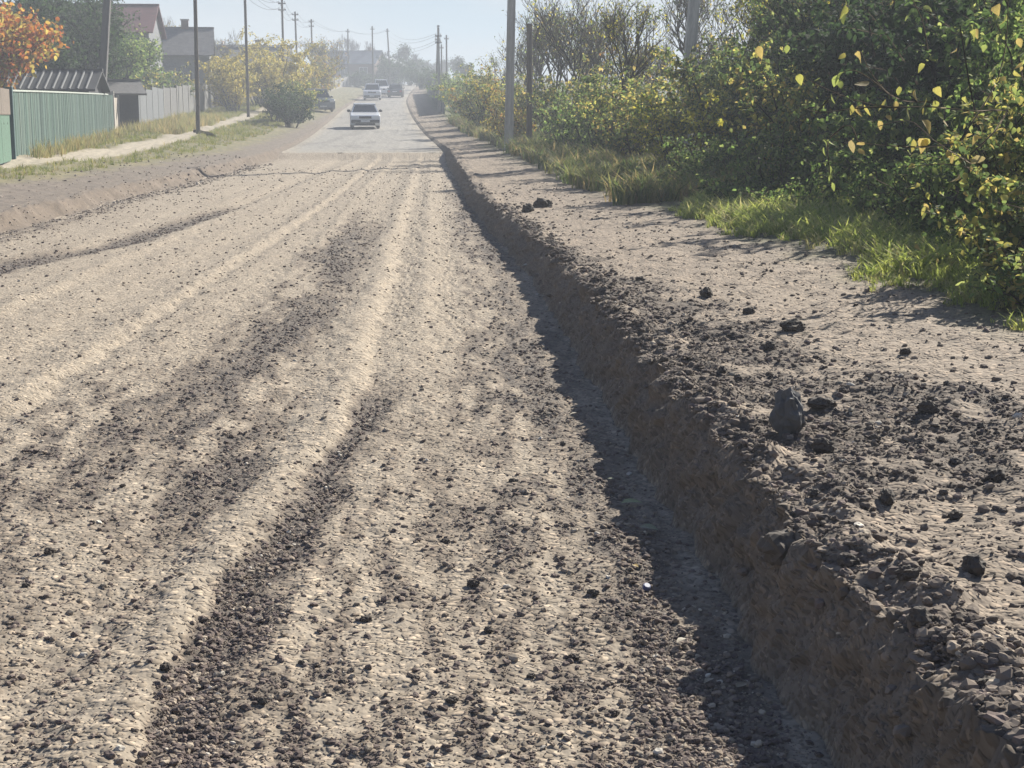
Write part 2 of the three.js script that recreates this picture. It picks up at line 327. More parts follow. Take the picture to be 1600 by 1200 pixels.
  structure('far_ground', far, mat(0.16, 0.15, 0.07));
  structure('road_behind', behind, new THREE.MeshStandardMaterial({ color: lin(0.3, 0.25, 0.18), roughness: 1 }));
}

// ---------- poles and wires ----------
const concreteMap = canvasTex(256, (u, v) => { const k = 0.82 + 0.14 * tor(u, v, 6, 1) + 0.1 * tor(u, v, 40, 8); return [k, k * 0.99, k * 0.97]; });
const MAT = {
  concrete: mat(0.6, 0.595, 0.58, { map: concreteMap }), shadedConcrete: mat(0.13, 0.13, 0.14, { map: concreteMap }), greyWood: mat(0.13, 0.11, 0.095, { map: concreteMap }), iron: mat(0.05, 0.05, 0.055, { roughness: 0.6, metalness: 0.6 }),  // the darker concrete carries the leaning pole's shade in its colour
  ceramic: mat(0.75, 0.74, 0.7, { roughness: 0.3 }), wire: mat(0.06, 0.06, 0.065, { roughness: 0.6 }), lamp: mat(0.35, 0.36, 0.38, { roughness: 0.5 }),
  glassDark: new THREE.MeshPhysicalMaterial({ color: lin(0.03, 0.035, 0.045), roughness: 0.08, side: THREE.DoubleSide }),
};
// a tapered pole at a foot point, leaning a little; arms carry insulators
function pole(name, label, x, d, h, w0, w1, square, m, lean = 0, arms = [], group = 'utility poles along the street') {
  const y = ground(x, -d), t = thing(name, label, 'pole', [x, y - 0.3, -d], 0, group);
  const shaft = new THREE.CylinderGeometry(w1 * (square ? 0.7 : 0.5), w0 * (square ? 0.7 : 0.5), h + 0.3, square ? 4 : 10, 6).translate(0, (h + 0.3) / 2, 0); if (square) shaft.rotateY(Math.PI / 4);
  t.rotation.z = -lean;
  part('shaft', square ? shaft.toNonIndexed() : shaft, m, t); if (square) t.children[0].geometry.computeVertexNormals();
  const ins = [];
  for (const [ay, aw] of arms) {
    const arm = part('crossarm', bx(aw, 0.08, 0.08, 0, ay + 0.3, w1 * 0.5 + 0.04), MAT.iron, t);
    for (const s of [-1, 1]) { part('insulator', new THREE.CylinderGeometry(0.035, 0.05, 0.13, 8).translate(s * (aw / 2 - 0.06), ay + 0.4, w1 * 0.5 + 0.04), MAT.ceramic, arm); ins.push([s * (aw / 2 - 0.06), ay + 0.47]); }
  }
  const c = Math.cos(lean), s = Math.sin(lean);
  return { t, x, d, tops: ins.map(([ix, iy]) => V(x + ix * c + iy * s, y - 0.3 + iy * c - ix * s, -d + w1 * 0.5 + 0.04)), topY: y + h };
}
function wires(a, b, sag, label) {
  const n = Math.min(a.tops.length, b.tops.length);
  for (let k = 0; k < n; k++) {
    const p = a.tops[k], q = b.tops[k], pts = [];
    for (let i = 0; i <= 14; i++) { const s = i / 14, v = p.clone().lerp(q, s); v.y -= sag * 4 * s * (1 - s); pts.push(v); }
    tag(part('power_line', tubeGeo([{ pts, r0: 0.011, r1: 0.011 }], 4), MAT.wire), label, 'wire', 'overhead wires');
  }
}
const pA = pole('concrete_pole', 'thick grey concrete pole rising behind the green picket fence', -13.55, 64, 9, 0.3, 0.26, true, MAT.shadedConcrete, 0.10, [[8.4, 0.8]]);
const pB = pole('wooden_pole', 'slim brown wooden pole standing beside the footpath past the fence', -10.3, 69, 8.6, 0.19, 0.15, false, MAT.greyWood, 0.012, [[8.2, 0.7], [7.6, 0.7]]);
const pC = pole('wooden_pole', 'slender wooden pole with an iron bracket in front of the yellow bushes', -11.6, 99, 8.6, 0.2, 0.16, false, MAT.greyWood, 0.0, [[8.2, 0.7], [7.6, 0.7]]);
const pD = pole('wooden_pole', 'wooden pole rising out of the yellow bush, taller of the two there', at(442, 60, 128).x, 128, 8.4, 0.2, 0.17, false, MAT.greyWood, 0, [[8.0, 0.6], [7.5, 0.6]]);
const pE = pole('wooden_pole', 'wooden pole rising out of the yellow bush, shorter of the two there', at(464, 60, 152).x, 152, 8.2, 0.2, 0.17, false, MAT.greyWood, -0.015, [[7.9, 0.6], [7.4, 0.6]]);
const pF = pole('wooden_pole', 'wooden pole before the bare bush at the end of the yellow hedge', at(487, 60, 178).x, 178, 8.2, 0.22, 0.18, false, MAT.greyWood, 0, [[7.9, 0.6], [7.4, 0.6]]);
const pG = pole('wooden_pole', 'thin far pole above the red brick end of the blue-roofed house', at(543, 70, 225).x, 225, 8.0, 0.24, 0.2, false, MAT.greyWood, 0.01, [[7.6, 0.6]]);
const pH = pole('wooden_pole', 'thin far pole in front of the blue-roofed house gable', at(582, 70, 205).x, 205, 8.4, 0.22, 0.18, false, MAT.greyWood, 0, [[8, 0.6]]);
const pI = pole('wooden_pole', 'thin far pole leaning beside the bare trees at the street bend', at(610, 70, 235).x, 235, 8.6, 0.26, 0.22, false, MAT.greyWood, -0.05, [[8.2, 0.6]]);
const p0 = { tops: [V(-9.6, 9.2, -30), V(-8.5, 9.2, -30), V(-9.6, 8.5, -30), V(-8.5, 8.5, -30)] };
for (const [a, b] of [[pB, pC], [pC, pD], [pD, pE], [pE, pF], [pF, pG], [pG, pI]]) wires(a, b, 0.55, 'thin sagging wires strung between the wooden poles beside the yellow bushes');
const qA = pole('concrete_pole', 'pale square concrete pole on the grassy verge before the bare trees', 2.55, 52.5, 8.6, 0.3, 0.24, true, MAT.concrete, 0.02, [[8.2, 1.2], [7.5, 1.2]]);
const qB = pole('wooden_pole', 'dark wooden pole just behind the pale concrete pole', 3.32, 53.5, 4.2, 0.22, 0.2, false, MAT.greyWood, 0.0);
const qC = pole('concrete_pole', 'grey concrete pole rising out of the shrubs, its foot hidden', 6.8, 42, 6.2, 0.32, 0.27, true, MAT.concrete, 0.05);
const qD = pole('street_lamp_pole', 'far concrete pole with a small street lamp on top', at(686, 120, 118).x, 118, 6.2, 0.24, 0.17, true, MAT.concrete, -0.005, [[5.6, 0.5], [5.1, 0.5]]);
{ const hd = part('lamp_head', bx(0.18, 0.14, 0.5, 0, 6.6, 0.2), MAT.lamp, qD.t); part('lamp_arm', bar(V(0, 6.4, 0), V(0, 6.6, 0.1), 0.03), MAT.iron, hd); }
const qE = pole('wooden_pole', 'short dark wooden pole on the verge next to the street lamp pole', at(681, 120, 150).x, 150, 6.2, 0.2, 0.16, false, MAT.greyWood, 0.03, [[5.8, 0.5]]);
const qF = pole('wooden_pole', 'far wooden pole between the street lamp pole and the hedge', at(690, 120, 175).x, 175, 5.6, 0.2, 0.16, false, MAT.greyWood, 0, [[5.2, 0.5]]);
const qG = pole('wooden_pole', 'far wooden pole just above the hedge top past the street lamp', at(698, 120, 165).x, 165, 6.4, 0.2, 0.16, false, MAT.greyWood, 0, [[6, 0.5]]);
wires(qD, qE, 0.5, 'thin wires between the street lamp pole and the pole behind it');
{ // wires crossing the street from the lamp pole
  const cross = { tops: [V(pI.x, pI.topY - 0.4, -235), V(pI.x, pI.topY - 1.2, -235), V(pI.x, pI.topY - 2, -235), V(pI.x, pI.topY - 2.8, -235)] };
  wires(qD, cross, 0.8, 'thin wires crossing high above the street to the leaning far pole');
}

// ---------- the green fence and its gate ----------
const onGround = (x, d) => V(x, ground(x, -d), -d);
const paint = (r, g, b) => mat(r, g, b, { map: softMap, bumpMap: softBump, bumpScale: 0.003, roughness: 0.8 });
{
  const t = thing('picket_fence', 'green painted wooden picket fence with a pale top rail beside the footpath', 'fence');
  const greens = [paint(0.05, 0.125, 0.1), paint(0.08, 0.16, 0.13), paint(0.04, 0.1, 0.085), paint(0.12, 0.185, 0.155), paint(0.05, 0.115, 0.105)], rail = paint(0.5, 0.56, 0.52), r = rng(5);
  const A = V(-10.25, 0, -38.4), M = V(-11.5, 0, -50.5), B = V(-13.45, 0, -66.5);
  const curve = new THREE.QuadraticBezierCurve3(A, M, B), N = 208;
  const picks = [0.105, 0.118, 0.092].map(w => bx(w, 1.85, 0.022, 0, 0.675, 0));
  let prev = null; const gA = ground(A.x, A.z), gB = ground(B.x, B.z);
  for (let i = 0; i <= N; i++) {
    const p = curve.getPoint(i / N), q = curve.getTangent(i / N), g = lerp(gA, gB, i / N), turn = Math.atan2(-q.z, q.x), post = i % 24 === 0;
    const m = sh(new THREE.Mesh(picks[Math.floor(r() * 3)], greens[Math.floor(r() * 5)])); m.name = 'picket';
    m.position.set(p.x, g - 0.02 + (r() - 0.5) * 0.03, p.z); m.rotation.set(0, turn, (r() - 0.5) * 0.012, 'YXZ'); m.position.x += (r() - 0.5) * 0.012; t.add(m);
    if (post) {
      const o = part('post', bx(0.12, 1.75, 0.12, 0, 0.8, -0.08), greens[2], t, [p.x, g - 0.1, p.z], [0, turn, 0]);
      if (prev) for (const [nm, hy, mm, th] of [['top_rail', 1.6, rail, 0.04], ['rail', 0.4, greens[0], 0.035], ['rail', 1.25, greens[0], 0.035]]) {
        const off = nm === 'top_rail' ? 0 : 0.05, n = V(q.z, 0, -q.x).multiplyScalar(off), a = V(prev.x, prev.y + hy, prev.z).add(n), b = V(p.x, g + hy, p.z).add(n), len = a.distanceTo(b);
        const k = part(nm, bx(len, th * 1.1, nm === 'top_rail' ? 0.085 : 0.03), mm, t); k.position.copy(a).add(b).multiplyScalar(0.5); k.lookAt(b); k.rotateY(Math.PI / 2);
      }
      prev = V(p.x, g, p.z);
    }
  }
}
{
  const a = V(-10.2, 0, -38.2), b = V(-9.55, 0, -34.2), len = a.distanceTo(b), g = ground(-9.9, -36.4) - 0.02;
  const t = thing('metal_gate', 'green metal gate with dark scroll ornaments and white bars above', 'gate', [a.x, g, a.z], Math.atan2(-(b.z - a.z), b.x - a.x));
  const green = paint(0.09, 0.2, 0.14), dark = paint(0.035, 0.09, 0.075), white = paint(0.72, 0.7, 0.66), brown = paint(0.2, 0.16, 0.13);
  part('gate_post', bx(0.2, 1.85, 0.2, 0, 0.9, 0), paint(0.05, 0.12, 0.13), t);
  part('gate_post', bx(0.2, 1.85, 0.2, len + 0.1, 0.9, 0), dark, t);
  const lw = (len - 0.25) / 2;
  for (let s = 0; s < 2; s++) {
    const x0 = 0.13 + s * (lw + 0.04), leaf = part('gate_leaf', bx(lw, 1.1, 0.03, x0 + lw / 2, 0.62, 0), green, t);
    part('backing_sheet', bx(lw, 0.6, 0.02, x0 + lw / 2, 1.47, -0.03), brown, leaf);
    for (const [y, h] of [[1.2, 0.07], [1.4, 0.07], [1.72, 0.08]]) part('white_bar', bx(lw, h, 0.05, x0 + lw / 2, y, 0.01), white, leaf);
    for (let k = 0; k < 9; k++) part('slat', bx(0.03, 0.5, 0.025, x0 + lw * (k + 0.5) / 9, 1.46, 0.0), paint(0.3, 0.27, 0.23), leaf);
    for (const fx of [0.3, 0.72]) {
      const pts = []; for (let i = 0; i <= 20; i++) { const w = i / 20 * Math.PI * 2; pts.push(V(x0 + lw * fx + 0.11 * Math.sin(w) * Math.abs(Math.cos(w * 0.5)) , 0.62 + 0.33 * -Math.cos(w), 0.03)); }
      part('scroll_ornament', [tubeGeo([{ pts, r0: 0.022, r1: 0.022 }], 5), new THREE.SphereGeometry(0.06, 8, 6).translate(x0 + lw * fx, 0.97, 0.03), new THREE.SphereGeometry(0.05, 8, 6).translate(x0 + lw * fx, 0.3, 0.03)].map(q => { const w = q.index ? q.toNonIndexed() : q; return w; }), dark, leaf);
    }
  }
}
// ---------- sheds, houses ----------
function gable(o) { // o: x, d (middle), turn, w (along ridge), dp (depth), wall, ridge (heights), mats, windows
  const g = ground(o.x, -o.d) - 0.3, t = thing(o.name || 'house', o.label, o.category || 'house', [o.x, g, -o.d], o.turn || 0, o.group);
  const w = o.w, dp = o.dp, wl = o.wall + 0.3, rd = o.ridge + 0.3;
  part('wall', new THREE.ExtrudeGeometry(new THREE.Shape([new THREE.Vector2(-dp / 2, 0), new THREE.Vector2(dp / 2, 0), new THREE.Vector2(dp / 2, wl), new THREE.Vector2(0, rd), new THREE.Vector2(-dp / 2, wl)]), { depth: w, bevelEnabled: false }).translate(0, 0, -w / 2).rotateY(Math.PI / 2), o.wallMat, t);
  const run = dp / 2 + 0.35, sl = Math.atan2(rd - wl, dp / 2), L = run / Math.cos(sl);
  for (const s of [-1, 1]) {
    const roof = part('roof_slope', bx(w + 0.6, 0.09, L, 0, 0.06, s * L / 2), o.roofMat, t, [0, rd, 0], [s * sl, 0, 0]);
    if (o.waves) { const n = Math.floor((w + 0.6) / o.waves); for (let k = 0; k < n; k++) part('sheet_ridge', new THREE.CylinderGeometry(0.055, 0.055, L, 6).rotateX(Math.PI / 2).translate(-(w + 0.6) / 2 + (k + 0.5) * o.waves, 0.1, s * L / 2), o.waveMat, roof); }
  }
  part('ridge_cap', bx(w + 0.64, 0.1, 0.3, 0, rd + 0.1, 0), o.roofMat, t);
  for (const [side, u, y, ww, hh] of o.windows || []) { // side 0..3: +z, +x, -z, -x
    const off = (side % 2 ? w : dp) / 2, f = part('window', bx(ww + 0.16, hh + 0.16, 0.06), o.frameMat || paint(0.6, 0.6, 0.58), t);
    f.rotation.y = side * Math.PI / 2; f.position.set(side === 1 ? off + 0.03 : side === 3 ? -off - 0.03 : u, y + 0.3, side === 0 ? off + 0.03 : side === 2 ? -off - 0.03 : u);
    for (const k of [-1, 1]) part('pane', bx(ww / 2 - 0.05, hh, 0.02, k * (ww / 4 + 0.01), 0, 0.03), MAT.glassDark, f);
  }
  for (const [u, v, h] of o.chimneys || []) { const c = part('chimney', bx(0.5, h, 0.5, u, rd + h / 2 - 0.3, v), o.chimMat || paint(0.25, 0.17, 0.14), t); part('chimney_cap', bx(0.62, 0.08, 0.62, u, rd + h - 0.26, v), MAT.concrete, c); }
  return t;
}
const roofDark = paint(0.05, 0.05, 0.06), roofMaroon = paint(0.15, 0.045, 0.055), slate = paint(0.17, 0.165, 0.17), plaster = paint(0.42, 0.4, 0.37), brick = paint(0.22, 0.14, 0.125), bluish = paint(0.16, 0.2, 0.26);
gable({ name: 'shed', category: 'shed', label: 'low dark shed with a corrugated sheet roof behind the green fence', x: -16.0, d: 60.5, turn: 0.05, w: 6.2, dp: 3.0, wall: 1.75, ridge: 2.35, wallMat: roofDark, roofMat: paint(0.03, 0.035, 0.045), waves: 0.30, waveMat: paint(0.13, 0.14, 0.15) });
gable({ name: 'shed', category: 'shed', label: 'small lean shed with a dark roof between the pole and concrete fence', x: -14.6, d: 72, turn: 0.4, w: 2.0, dp: 2, wall: 1.7, ridge: 2.15, wallMat: roofDark, roofMat: slate });
gable({ label: 'tall house with a maroon roof behind the dark garden trees', x: -22.1, d: 101, turn: 0.06, w: 9, dp: 7, wall: 4.9, ridge: 6.6, wallMat: paint(0.2, 0.21, 0.24), roofMat: roofMaroon, windows: [[0, -2.5, 2.2, 1.2, 1.3], [0, 1.0, 2.2, 1.2, 1.3], [0, 3.2, 2.2, 1.2, 1.3], [1, -1.6, 2.2, 1.1, 1.3], [1, 1.4, 2.2, 1.1, 1.3]], chimneys: [[-2.5, 0.6, 0.6]] });
gable({ label: 'grey gabled house with a chimney behind the slim wooden pole', x: -19.0, d: 112, turn: 0.12, w: 6.6, dp: 6, wall: 3.8, ridge: 5.6, wallMat: paint(0.3, 0.31, 0.32), roofMat: slate, windows: [[0, -1.8, 1.9, 1.2, 1.2], [0, 1.5, 1.9, 1.2, 1.2], [1, 1.3, 2, 1.1, 1.2]], chimneys: [[1.6, 0, 0.9]] });
gable({ label: 'hazy house with a low grey roof behind the yellow bushes', x: -17.6, d: 142, turn: 0.1, w: 8, dp: 7, wall: 2.6, ridge: 4.5, wallMat: plaster, roofMat: slate, windows: [[0, -2, 1.6, 1.2, 1.2], [0, 2, 1.6, 1.2, 1.2], [1, 1.3, 1.6, 1.1, 1.2]], chimneys: [[2, 0, 1]] });
gable({ label: 'far house with a blue-grey roof and red brick end at the bend', x: -12.6, d: 246, turn: -0.25, w: 9.5, dp: 7, wall: 3.0, ridge: 4.9, wallMat: brick, roofMat: bluish, windows: [[0, -3, 1.7, 1.2, 1.2], [0, 0, 1.7, 1.2, 1.2], [0, 3, 1.7, 1.2, 1.2]], chimneys: [[3, 0, 0.9]] });
gable({ label: 'smaller far house with a pale blue gable next to the brick-ended house', x: -7.4, d: 262, turn: 1.35, w: 6, dp: 6, wall: 2.6, ridge: 4.4, wallMat: paint(0.3, 0.36, 0.44), roofMat: bluish, windows: [[0, 0, 1.5, 1.2, 1.2], [1, 0.8, 1.5, 1.1, 1.2], [1, -1.4, 1.5, 1.1, 1.2]] });
gable({ label: 'far grey-roofed house standing behind the hazy roadside bushes', x: -24, d: 205, turn: 0.2, w: 11, dp: 7, wall: 3, ridge: 5.2, wallMat: plaster, roofMat: slate, windows: [[0, -3, 1.7, 1.2, 1.2], [0, 2, 1.7, 1.2, 1.2]] });

// ---------- other fences on the far side ----------
function panelFence(label, a, b, n, h, panelMats, postMat, postW, group, tall = 0.12) {
  const t = thing('panel_fence', label, 'fence', [0, 0, 0], 0, group); const r = rng(a[1] * 10 | 0);
  for (let i = 0; i <= n; i++) {
    const s = i / n, x = lerp(a[0], b[0], s), d = lerp(a[1], b[1], s), g = ground(x, -d), turn = Math.atan2(b[1] - a[1], b[0] - a[0]);
    part('post', bx(postW, h + tall + 0.3, postW, 0, (h + tall) / 2 - 0.15, 0), postMat, t, [x, g, -d], [0, turn, 0]);
    if (i < n) {
      const x2 = lerp(a[0], b[0], (i + 1) / n), d2 = lerp(a[1], b[1], (i + 1) / n), len = Math.hypot(x2 - x, d2 - d), xm = (x + x2) / 2, dm = (d + d2) / 2;
      part('panel', bx(len - postW, h + 0.2, 0.05, 0, h / 2 - 0.1, 0), panelMats[Math.floor(r() * panelMats.length)], t, [xm, ground(xm, -dm), -dm], [0, turn, 0]);
    }
  }
  return t;
}
const pale = [paint(0.42, 0.38, 0.33), paint(0.36, 0.33, 0.29), paint(0.47, 0.42, 0.36)];
panelFence('weathered pale board fence with tall white posts just past the green fence', [-13.95, 69], [-14.6, 76.5], 4, 1.5, pale, paint(0.62, 0.6, 0.56), 0.13, null, 0.25);
panelFence('dull blue-grey sheet fence beside the dry grass slope', [-14.6, 77], [-15.0, 88], 5, 1.75, [paint(0.17, 0.185, 0.205), paint(0.155, 0.17, 0.19)], paint(0.2, 0.2, 0.21), 0.08);
panelFence('plain grey sheet fence running behind the slim wooden pole', [-15.1, 88.6], [-15.6, 112], 9, 1.8, [paint(0.17, 0.17, 0.17), paint(0.15, 0.15, 0.155)], paint(0.4, 0.38, 0.36), 0.12);
panelFence('long dim board fence under the yellow bushes', [-15.6, 113], [-15.4, 150], 13, 1.6, [paint(0.16, 0.13, 0.115), paint(0.18, 0.14, 0.125)], paint(0.16, 0.13, 0.12), 0.1);
panelFence('far pale picket boundary fence in front of the brick-ended house', [-15, 205], [-8.8, 236], 14, 1.3, [paint(0.3, 0.31, 0.34), paint(0.36, 0.36, 0.38)], paint(0.7, 0.7, 0.7), 0.16);
panelFence('dark blue-green fence on the verge at the foot of the street lamp pole', [at(694, 150, 112).x, 112], [at(668, 150, 190).x, 190], 14, 1.6, [paint(0.04, 0.075, 0.10), paint(0.05, 0.085, 0.11)], paint(0.04, 0.06, 0.08), 0.1);
{ // pale pipe lying down the slope between the fence post and the wooden pole
  for (const [p, q, l] of [[[258, 170], [296, 183], 'pale pipe lying on the dry slope below the grey fence'], [[303, 184], [335, 196], 'short pale pipe end lying beside the foot of the wooden pole']]) {
    const d0 = p[0] < 300 ? 84 : 72, d1 = p[0] < 300 ? 75 : 67, a = at(p[0], p[1], d0), b = at(q[0], q[1], d1); const pts = [];
    for (let i = 0; i <= 8; i++) { const v = a.clone().lerp(b, i / 8); v.y = ground(v.x, v.z) + 0.06; pts.push(v); }
    tag(part('pipe', tubeGeo([{ pts, r0: 0.07, r1: 0.07 }], 8), paint(0.66, 0.62, 0.52)), l, 'pipe');
  }
}

// ---------- cars ----------
function car(o) { // local: front at +z, right at +x (seen from the driver), wheels on y = 0
  const t = thing('car', o.label, 'car', [0, 0, 0], 0, o.group), L = o.len, W = o.wid, Ht = o.hgt, belt = o.belt, r = o.wheel;
  const body = new THREE.MeshPhysicalMaterial({ color: lin(...o.col), roughness: 0.35, clearcoat: 0.8, clearcoatRoughness: 0.15, side: THREE.DoubleSide });
  const black = mat(0.02, 0.02, 0.022, { roughness: 0.6 }), chrome = mat(0.5, 0.5, 0.5, { roughness: 0.25, metalness: 0.9 }), lampM = mat(0.75, 0.78, 0.8, { roughness: 0.15 }), red = mat(0.35, 0.02, 0.02, { roughness: 0.25 }), plate = mat(0.8, 0.8, 0.78);
  // lower body: side outline with wheel arches, extruded across and rounded
  const s = new THREE.Shape(), f = L / 2, ax = o.axle, ar = r + 0.05, y0 = 0.2;
  s.moveTo(-f + 0.08, y0 + 0.05); s.lineTo(-ax - ar, y0); s.absarc(-ax, r, ar, Math.PI + 0.25, -0.25, true); s.lineTo(ax - ar, y0); s.absarc(ax, r, ar, Math.PI + 0.25, -0.25, true); s.lineTo(f - 0.1, y0 + 0.02);
  s.quadraticCurveTo(f, y0 + 0.1, f, y0 + 0.3); s.lineTo(f - 0.03, o.hood - 0.1); s.quadraticCurveTo(f - 0.06, o.hood, f - 0.3, o.hood + 0.01); s.lineTo(o.cowl, belt); s.lineTo(o.deck, belt + 0.02); s.lineTo(-f + 0.12, o.tail); s.quadraticCurveTo(-f, o.tail - 0.04, -f, o.tail - 0.2); s.lineTo(-f + 0.02, y0 + 0.25); s.closePath();
  const lower = new THREE.ExtrudeGeometry(s, { depth: W - 0.16, bevelEnabled: true, bevelThickness: 0.08, bevelSize: 0.05, bevelOffset: -0.05, bevelSegments: 3, curveSegments: 8 }).translate(0, 0, -(W - 0.16) / 2).rotateY(-Math.PI / 2);
  part('body', lower, body, t);
  // cabin: a tapered block with glass let in
  const zb0 = o.deck - 0.12, zb1 = o.cowl + 0.05, zt0 = o.roof0, zt1 = o.roof1, wb = W / 2 - 0.07, wt = W / 2 - 0.24;
  const quad = (a, b, c, d) => { const g = new THREE.BufferGeometry().setFromPoints([a, b, c, a, c, d]); g.setAttribute('uv', new THREE.Float32BufferAttribute([0, 0, 1, 0, 1, 1, 0, 0, 1, 1, 0, 1], 2)); g.computeVertexNormals(); return g; };
  const c = [V(-wb, belt, zb0), V(wb, belt, zb0), V(wb, belt, zb1), V(-wb, belt, zb1)], k = [V(-wt, Ht - 0.06, zt0), V(wt, Ht - 0.06, zt0), V(wt, Ht - 0.06, zt1), V(-wt, Ht - 0.06, zt1)];
  const cab = part('cabin', [quad(c[0], c[1], k[1], k[0]), quad(c[1], c[2], k[2], k[1]), quad(c[2], c[3], k[3], k[2]), quad(c[3], c[0], k[0], k[3])], body, t);
  const rs = new THREE.Shape(); rs.moveTo(-wt, zt0); rs.lineTo(wt, zt0); rs.lineTo(wt, zt1); rs.lineTo(-wt, zt1); rs.closePath();
  part('roof', new THREE.ExtrudeGeometry(rs, { depth: 0.03, bevelEnabled: true, bevelThickness: 0.035, bevelSize: 0.05, bevelSegments: 3, bevelOffset: -0.02 }).rotateX(Math.PI / 2).translate(0, Ht - 0.02, 0).applyMatrix4(new THREE.Matrix4().makeScale(1, 1, 1)), body, t);
  const glass = (nm, a, b, cc, d, m) => { // inset of a cabin face, pushed out 6 mm
    const mid = a.clone().add(b).add(cc).add(d).multiplyScalar(0.25), nn = b.clone().sub(a).cross(d.clone().sub(a)).normalize(); if (nn.dot(mid.clone().sub(V(0, belt + 0.2, (zb0 + zb1) / 2))) < 0) nn.negate();
    const q = [a, b, cc, d].map(v => v.clone().lerp(mid, m).addScaledVector(nn, 0.008)); part(nm, quad(...q), MAT.glassDark, cab);
  };
  glass('windscreen', c[2], c[3], k[3], k[2], 0.1); glass('rear_window', c[0], c[1], k[1], k[0], 0.12);
  for (const [a, b, cc, d] of [[c[1], c[2], k[2], k[1]], [c[3], c[0], k[0], k[3]]]) {
    const m1 = a.clone().lerp(b, 0.5), m2 = d.clone().lerp(cc, 0.5); glass('side_window', a, m1, m2, d, 0.1); glass('side_window', m1, b, cc, m2, 0.1);
  }
  for (const sx of [-1, 1]) {
    part('headlight', bx(0.34, 0.15, 0.08, sx * (W / 2 - 0.25), o.hood - 0.13, f - 0.02), lampM, t);
    part('tail_light', bx(0.26, 0.2, 0.06, sx * (W / 2 - 0.2), o.tail - 0.2, -f + 0.0), red, t);
    const mr = part('mirror', new THREE.SphereGeometry(0.1, 10, 8).scale(1.1, 0.75, 0.7).translate(sx * (W / 2 + 0.07), belt + 0.08, o.cowl - 0.25), o.mirror ? black : body, t);
    part('mirror_foot', bar(V(sx * (W / 2 - 0.08), belt + 0.02, o.cowl - 0.25), V(sx * (W / 2 + 0.05), belt + 0.06, o.cowl - 0.25), 0.025), black, mr);
    for (const z of [-ax, ax]) {
      const tyre = part('wheel', new THREE.TorusGeometry(r - 0.09, 0.09, 10, 24).rotateY(Math.PI / 2).scale(1.1, 1, 1), black, t, [sx * (W / 2 - 0.11), r, z]);
      part('rim', new THREE.CylinderGeometry(r - 0.1, r - 0.1, 0.14, 16).rotateZ(Math.PI / 2), chrome, tyre);
    }
    part('door_handle', bx(0.02, 0.03, 0.16, sx * (W / 2 + 0.005), belt - 0.1, 0.0), black, t);
  }
  part('grille', bx(W - 1.0, 0.13, 0.05, 0, o.hood - 0.14, f - 0.005), black, t);
  part('front_bumper', bx(W - 0.1, 0.16, 0.1, 0, 0.46, f + 0.0), o.bump ? black : body, t);
  part('rear_bumper', bx(W - 0.1, 0.16, 0.1, 0, 0.5, -f + 0.0), o.bump ? black : body, t);
  part('air_intake', bx(W - 0.6, 0.1, 0.04, 0, 0.3, f - 0.02), black, t);
  part('licence_plate', bx(0.52, 0.11, 0.02, 0, 0.47, f + 0.06), plate, t); part('licence_plate', bx(0.52, 0.11, 0.02, 0, 0.7, -f - 0.02), plate, t);
  part('underbody', bx(W - 0.45, 0.1, L - 0.7, 0, 0.25, 0), black, t);
  return t;
}
function park(t, x, d, heading) { // heading 0 = towards the camera
  const z = -d, n = 1.2, fx = Math.sin(heading), fz = Math.cos(heading);
  const g = (a, b) => ground(x + fx * a + fz * b, z + fz * a - fx * b);
  const s = Math.atan2(g(-n, 0) - g(n, 0), 2 * n);
  t.rotation.set(s, heading, 0, 'YXZ'); t.position.set(x, (g(n, 0) + g(-n, 0)) / 2 - 0.01, z);
}
const sedan = { len: 4.35, wid: 1.7, hgt: 1.4, belt: 0.93, hood: 0.82, tail: 0.92, cowl: 0.75, deck: -1.25, roof0: -0.85, roof1: 0.15, axle: 1.28, wheel: 0.31 };
park(car({ ...sedan, col: [0.72, 0.74, 0.76], mirror: 1, bump: 1, label: 'white sedan driving down the asphalt towards the dirt' }), -3.95, 91, 0.06);
const suv = { len: 4.5, wid: 1.82, hgt: 1.68, belt: 1.05, hood: 0.98, tail: 1.05, cowl: 0.7, deck: -2.0, roof0: -1.75, roof1: 0.1, axle: 1.35, wheel: 0.36 };
park(car({ ...suv, col: [0.68, 0.69, 0.74], bump: 1, label: 'silver-white crossover with dark grille coming over the rise' }), -6.35, 166, 0.02);
park(car({ ...suv, hgt: 1.9, belt: 1.15, col: [0.78, 0.78, 0.78], label: 'tall white van behind the silver crossover' }), -6.0, 184, 0.05);
park(car({ ...sedan, hgt: 1.45, col: [0.045, 0.055, 0.07], label: 'dark sedan driving away up the rise' }), -4.15, 178, Math.PI - 0.03);
park(car({ ...suv, col: [0.1, 0.12, 0.14], label: 'dark grey parked car half hidden by the roadside bush' }), at(497, 160, 121).x, 121, 0.25);

